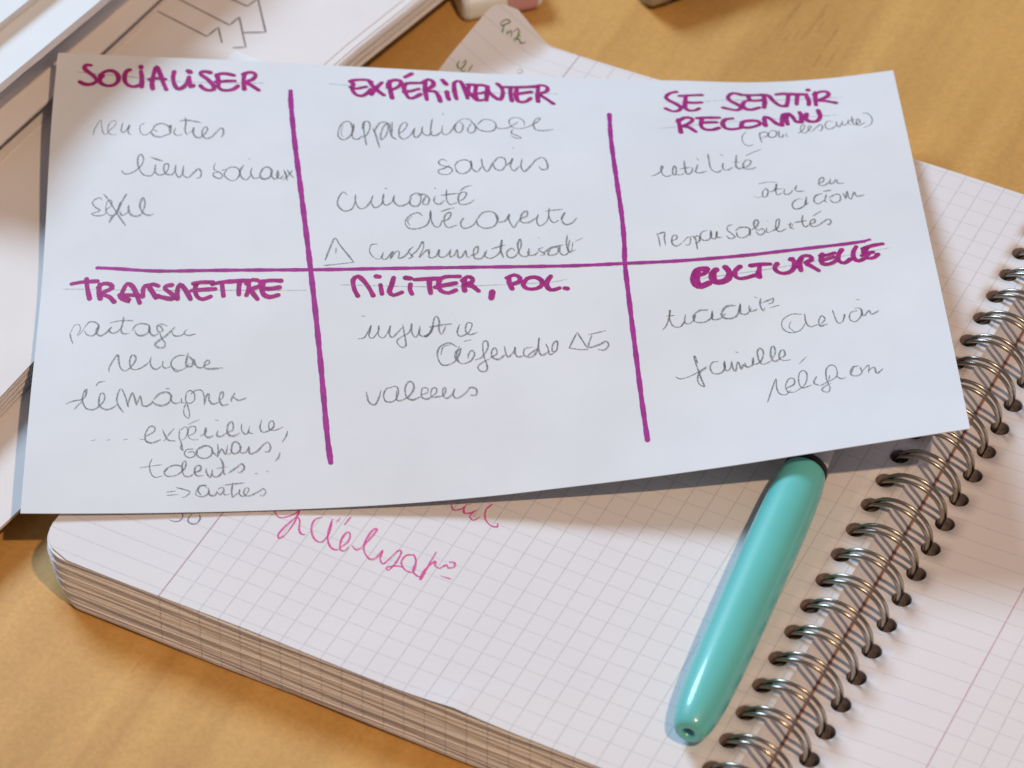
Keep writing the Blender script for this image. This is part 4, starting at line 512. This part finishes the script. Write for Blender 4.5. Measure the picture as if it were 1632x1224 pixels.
  ('printed_arrow_outline', None, 'print', 'booklet', '1:-106.97,159.04 -89.19,155.63 -88.50,160.19 -84.42,155.10|1:-106.74,166.33 -86.35,162.26 -85.79,166.28 -78.13,156.31 -80.97,154.65|1:-95.24,172.45 -86.18,171.07 -85.32,175.12 -76.64,163.95 -81.53,161.24'),
]

def page_frame(x, y): return np.array((x, y, pagez(x, y))), np.array((0, 0, 1.0))
def leaf_frame(x, y):
    P = np.array(leafpos(x, y)); a = np.array(leafpos(x + .2, y)) - P; b = np.array(leafpos(x, y + .2)) - P
    n = np.cross(a, b); return P, n / np.linalg.norm(n)
def book_frame(x, y): return np.array((x, y, -1.2)), np.array((0, 0, 1.0))
FR = {'card': cardframe, 'page': page_frame, 'leaf': leaf_frame, 'booklet': book_frame}
STY = {'marker': (1.2, MARK), 'line': (1.2, LINE), 'pencil': (.41, PENC), 'guide': (.34, GUID), 'red': (.44, REDI),
       'blue': (.4, BLUI), 'green': (.38, GREI), 'print': (.40, PRIN)}
def smooth(P, step):
    if len(P) < 2: return P
    P = [np.array(q) for q in P]
    if len(P) == 2:
        n = max(1, int(np.linalg.norm(P[1] - P[0]) / step)); return [P[0] + (P[1] - P[0]) * i / n for i in range(n + 1)]
    Q = [2 * P[0] - P[1]] + P + [2 * P[-1] - P[-2]]; out = []
    for i in range(1, len(Q) - 2):
        n = max(2, int(np.linalg.norm(Q[i + 1] - Q[i]) / step))
        for k in range(n):
            w_ = crw(k / n); out.append(w_[0] * Q[i - 1] + w_[1] * Q[i] + w_[2] * Q[i + 1] + w_[3] * Q[i + 2])
    out.append(P[-1]); return out
def build_ink(name, label, kind, surf, data, parent):
    base, m = STY[kind]; fr = FR[surf]; v = []; f = []; h = .055
    for stroke in data.split('|'):
        wf, pts = stroke.split(':'); wd = base * float(wf) / 2
        P = [tuple(map(float, q.split(','))) for q in pts.split()]
        if kind == 'print': S = [np.array(a) + (np.array(b) - np.array(a)) * k / 4 for a, b in zip(P, P[1:]) for k in range(4)] + [np.array(P[-1])]
        else: S = smooth(P, .7 if kind in ('marker', 'line') else .35)
        if len(S) < 2: continue
        n = len(S); rows = []
        ph = random.uniform(0, 6)
        # rounded ends for the felt tip
        T0 = S[1] - S[0]; T0 /= (np.linalg.norm(T0) + 1e-9); T1 = S[-1] - S[-2]; T1 /= (np.linalg.norm(T1) + 1e-9)
        seq = []
        if kind in ('marker', 'line'):
            for a in (85, 60, 30): seq.append((S[0] - T0 * wd * math.sin(math.radians(a)), T0, wd * math.cos(math.radians(a))))
        for i in range(n):
            T = S[min(i + 1, n - 1)] - S[max(i - 1, 0)]; T = T / (np.linalg.norm(T) + 1e-9)
            wv = wd * (1 + .10 * math.sin(i * .55 + ph) + .05 * math.sin(i * 1.7 + ph))
            if kind not in ('marker', 'line', 'print'):
                wv *= 1 + .14 * math.sin(i * .23 + ph)
                e = min(i, n - 1 - i); wv *= min(1, .45 + .2 * e)
            seq.append((S[i], T, wv))
        if kind in ('marker', 'line'):
            for a in (30, 60, 85): seq.append((S[-1] + T1 * wd * math.sin(math.radians(a)), T1, wd * math.cos(math.radians(a))))
        for (q, T, wv) in seq:
            nn = np.array((-T[1], T[0])); h += .00035
            r = []
            for sgn in (1, -1):
                uu = q + nn * wv * sgn; Pp, N_ = fr(uu[0], uu[1]); v.append(Pp + N_ * h); r.append(len(v) - 1)
            rows.append(r)
        for a, b in zip(rows, rows[1:]): f.append((a[0], a[1], b[1], b[0]))
        h += .003
        if h > .16: h = .06
    o = mesh_obj(name, v, f, m, parent)
    if label: o['label'] = label
    return o

# ------------------------------------------------------------------ papers and booklets at the far left
def right_edged(acc, P, z0, z1, ylo, yhi, xleft, dx=lambda y: 0.0, n=14):
    pts = [(xleft, ylo)]
    for i in range(n + 1):
        y = ylo + (yhi - ylo) * i / n; pts.append((lerp_pts(P, y) + dx(y), y))
    pts.append((xleft, yhi)); acc.prism(pts, z0, z1)
def stepy(y, a, b): t = min(1, max(0, (y - a) / (b - a))); return t * t * (3 - 2 * t)
BE = [(-65.6, 0), (-64.74, 20.3), (-64.27, 34.2), (-62.6, 75), (-60.4, 120), (-57.64, 158.3), (-51.56, 191.6), (-45.5, 225)]
bk = thing('printed_booklet', 'loose stack of printed pages showing outlined arrows at the far left', 'paper stack')
acc = Acc(); right_edged(acc, BE, -1.32, -1.2, 2, 262, -275)
mesh_obj('top_page', acc.v, acc.f, PLAIN, bk)
for dxk, z1, th in ((2.3, -1.38, .12), (3.1, -1.6, .14)):
    acc = Acc(); right_edged(acc, BE, z1 - th, z1, 2.5, 262.5, -274, dx=lambda y: -.2 + dxk * stepy(y, 40, 150))
    mesh_obj('fanned_page', acc.v, acc.f, PLAIN, bk)
acc = Acc()
for k in range(30):
    z1 = -1.85 - k * .205
    right_edged(acc, BE, z1 - .15, z1, 2.5, 262.5, -274, dx=lambda y: -.35 + random.uniform(-.12, .12) + (3.6 + .3 * math.sin(k * .5)) * stepy(y, 40, 150) + (.3 if k % 8 == 3 else 0) - .5 * k / 30)
mesh_obj('page_block', acc.v, acc.f, PLAIN, bk, kind='stuff')

BLK = [(-111, 60), (-109.46, 89.7), (-108.3, 111.9), (-106.2, 150), (-103.5, 200)]
acc = Acc(); right_edged(acc, BLK, -1.12, -.75, 55, 250, -250)
s1 = mesh_obj('loose_page', acc.v, acc.f, PLAIN)
tag(s1, 'single page lying on the arrow pages, its edge just left of the handwritten sheet', 'paper sheet')
# narrow blank slip peeping out behind the far edge of the handwritten sheet
acc = Acc(); acc.prism([(-79.6, 153.6), (-81.5, 132), (-66, 132), (-66.8, 151.4), (-68.4, 152.4)][::-1], -.95, -.85)
sl = mesh_obj('blank_slip', acc.v, acc.f, WPAPER)
tag(sl, 'blank paper slip peeping out from under the far edge of the handwritten sheet', 'paper slip')

S2 = [(-110.6, 55), (-108.5, 89.4), (-106.8, 111.5), (-105.2, 132.3), (-103.7, 155.9), (-100.3, 205)]
b2 = thing('stapled_pages', 'shaded stapled pages between the raised documents and the arrow pages', 'paper stack')
acc = Acc(); right_edged(acc, S2, 5.18, 5.3, 50, 245, -245)
mesh_obj('top_page', acc.v, acc.f, PLAIN, b2)
acc = Acc()
for k in range(29):
    z1 = 5.14 - k * .2; right_edged(acc, S2, z1 - .16, z1, 50.3, 245, -245, dx=lambda y: (-.15 if k < 3 else -13.0) + random.uniform(-.1, .1))
mesh_obj('page_block', acc.v, acc.f, EDGE, b2, kind='stuff')

def document(name, label, P, z0, z1, ylo, yhi, xl, n):
    t = thing(name, label, 'document')
    a = Acc(); right_edged(a, P, z1 - .14, z1, ylo, yhi, xl); mesh_obj('top_page', a.v, a.f, WPAPER, t)
    a = Acc(); h = (z1 - .2 - z0) / n
    for k in range(n):
        zz = z1 - .2 - k * h; right_edged(a, P, zz - h * .8, zz, ylo + .2, yhi, xl, dx=lambda y: -.12 + random.uniform(-.1, .1) - .06 * k)
    mesh_obj('page_block', a.v, a.f, PLAIN, t, kind='stuff')
    return t
W1P = [(-105.3, 82), (-104.9, 87.8), (-100.4, 126.5), (-97.0, 158)]
W0P = [(-116.5, 91), (-114.9, 104.0), (-113.5, 114.9), (-109.0, 152)]
document('raised_document', 'brightly lit lower document overhanging the stapled pages at the far left',
         W1P, 23.5, 27.0, W1P[0][1], 157, -300, 14)
document('raised_document', 'uppermost bright document in the far left corner',
         W0P, 27.1, 30.5, W0P[0][1], 151, -300, 14)
def closed_book(label, x0, x1, y0, y1, z0, z1):
    t = thing('closed_book', label, 'book')
    def box(nm, a0, a1, b0, b1, c0, c1, m):
        vv = [(a0, b0, c0), (a1, b0, c0), (a1, b1, c0), (a0, b1, c0), (a0, b0, c1), (a1, b0, c1), (a1, b1, c1), (a0, b1, c1)]
        mesh_obj(nm, vv, [(0, 3, 2, 1), (4, 5, 6, 7), (0, 1, 5, 4), (1, 2, 6, 5), (2, 3, 7, 6), (3, 0, 4, 7)], m, t)
    box('cover', x0, x1, y0, y1, z1 - 1.5, z1, CLOTH); box('cover', x0, x1, y0, y1, z0, z0 + 1.5, CLOTH)
    box('page_block', x0 + 2, x1 - 3, y0 + 2, y1 - 2, z0 + 1.5, z1 - 1.5, EDGE)
WS = [(-119.0, 71), (-113.0, 118), (-104.5, 190), (-99, 240)]  # unseen pile added under the documents; its set-back edge shapes the cool shadow
tp = thing('added_support_pile', 'unseen pile of pages added to carry the two bright documents and block cool light', 'paper stack')
acc = Acc()
right_edged(acc, WS, 23.2, 23.4, 79, 250, -300)
mesh_obj('top_page', acc.v, acc.f, PLAIN, tp)
acc = Acc()
for k in range(52):
    z1 = 23.15 - k * .343; right_edged(acc, WS, z1 - .27, z1, 76 + random.uniform(-.2, .2), 250, -299, dx=lambda y: random.uniform(-.05, .05) - .2 + .5 * math.sin(k * .21) + (random.uniform(-.3, .3) if k % 5 == 0 else 0), n=4)
mesh_obj('page_block', acc.v, acc.f, PLAIN, tp, kind='stuff')
closed_book('closed book under the low pages at the near left', -260, -74, -60, 190, DZ + .02, -9.45)
CE = [(-53, -60), (-46.75, -9.0), (-45.93, -2.5), (-42.5, 25), (-38, 60)]
acc = Acc(); right_edged(acc, CE, -9.35, -8.5, -62, 60, -258)
s3 = mesh_obj('low_page', acc.v, acc.f, PLAIN)
tag(s3, 'lowest page at the near left, poking out beyond the handwritten sheet corner', 'paper sheet')

for (name, label, kind, surf, data) in INK:
    par = {'card': sheet, 'page': nb, 'leaf': nb, 'booklet': bk}[surf]
    build_ink(name, label, kind, surf, data, par)

# ------------------------------------------------------------------ the pen
pen = thing('turquoise_pen', 'glossy turquoise pen resting on the left page beside the rings', 'pen')
PA, PB = (120.2, -4.4, 5.1), (111.75, 77.5, 6.1)
lathe('cap', [(2.2, 1.25), (.35, 1.25), (0, 1.6), (0, 2.5), (.25, 2.95), (1.0, 3.5), (2.4, 4.05), (5, 4.65), (9, 5.15), (15, 5.5), (24, 5.75), (36, 5.9),
              (50, 5.95), (62, 5.9), (70, 5.75), (75, 5.5), (78, 5.15), (79.3, 4.9), (79.8, 4.6)], PA, PB, TEAL, pen, 56)
lathe('end_hole', [(1.9, 1.24), (2.1, 1.24)], PA, PB, DKGREEN, pen, 24)
lathe('collar', [(79.7, 4.2), (79.7, 4.75), (80.0, 4.95), (81.1, 4.95), (81.4, 4.7), (81.4, 4.2)], PA, PB, BLACK, pen, 40)
lathe('grip', [(81.3, 4.1), (81.5, 4.4), (90, 4.1), (104, 3.4), (106, 2.6)], PA, PB, GREYP, pen, 40)
lathe('nib', [(105.8, 2.4), (112, 1.2), (114, .5)], PA, PB, METAL, pen, 24)

# ------------------------------------------------------------------ small things at the far edge
er = thing('white_eraser', 'white eraser in a pink sleeve behind the curled notebook corner', 'eraser')
def rbox(name, c, ax, L_, W_, H_, m, par, r=2.2, t0=0.0, t1=1.0, zoff=0):
    """rounded bar along ax from c, cross-section WxH"""
    ax = Vector((*ax, 0)).normalized(); sd = Vector((-ax.y, ax.x, 0)); sec = []
    for (cx_, cz_, a0) in ((W_ / 2 - r, H_ - r, 0), (-W_ / 2 + r, H_ - r, 90), (-W_ / 2 + r, r, 180), (W_ / 2 - r, r, 270)):
        for k in range(6):
            a = math.radians(a0 + 90 * k / 5); sec.append((cx_ + r * math.cos(a), cz_ + r * math.sin(a)))
    n = len(sec); vv = []; ff = []
    st = [(t0 * L_, .80), (t0 * L_ + .6, .93), (t0 * L_ + 1.6, 1), (t1 * L_ - 1.6, 1), (t1 * L_ - .6, .93), (t1 * L_, .80)]
    for t, s in st:
        for (a, b) in sec: vv.append(Vector(c) + ax * t + sd * (a * s) + Vector((0, 0, zoff + H_ / 2 + (b - H_ / 2) * s)))
    for i in range(len(st) - 1):
        for k in range(n): j = (k + 1) % n; ff.append((i * n + k, i * n + j, (i + 1) * n + j, (i + 1) * n + k))
    ff.append(tuple(range(n - 1, -1, -1))); ff.append(tuple((len(st) - 1) * n + k for k in range(n)))
    return mesh_obj(name, vv, ff, m, par, smooth=False)
rbox('rubber', (-45.5, 210.5, DZ), (.72, .69), 22, 13, 8, WHITE, er, r=3)
rbox('sleeve', (-45.5, 210.5, DZ), (.72, .69), 22, 13.6, 8.5, PINK, er, r=3, t0=.5, t1=.97)
mk = thing('marker_pen', 'dark marker pen with a grey end cap at the far edge of the desk', 'marker pen')
MA, MB = (-3.5, 235, DZ + 7.2), (12.5, 259, DZ + 7.2)
lathe('end_cap', [(0, 4.5), (.5, 6.2), (1.5, 6.9), (6.0, 7.1)], MA, MB, GREYM, mk)
lathe('barrel', [(6.0, 6.6), (6.4, 7.0), (60, 7.0), (61, 6.2)], MA, MB, BLACK, mk)
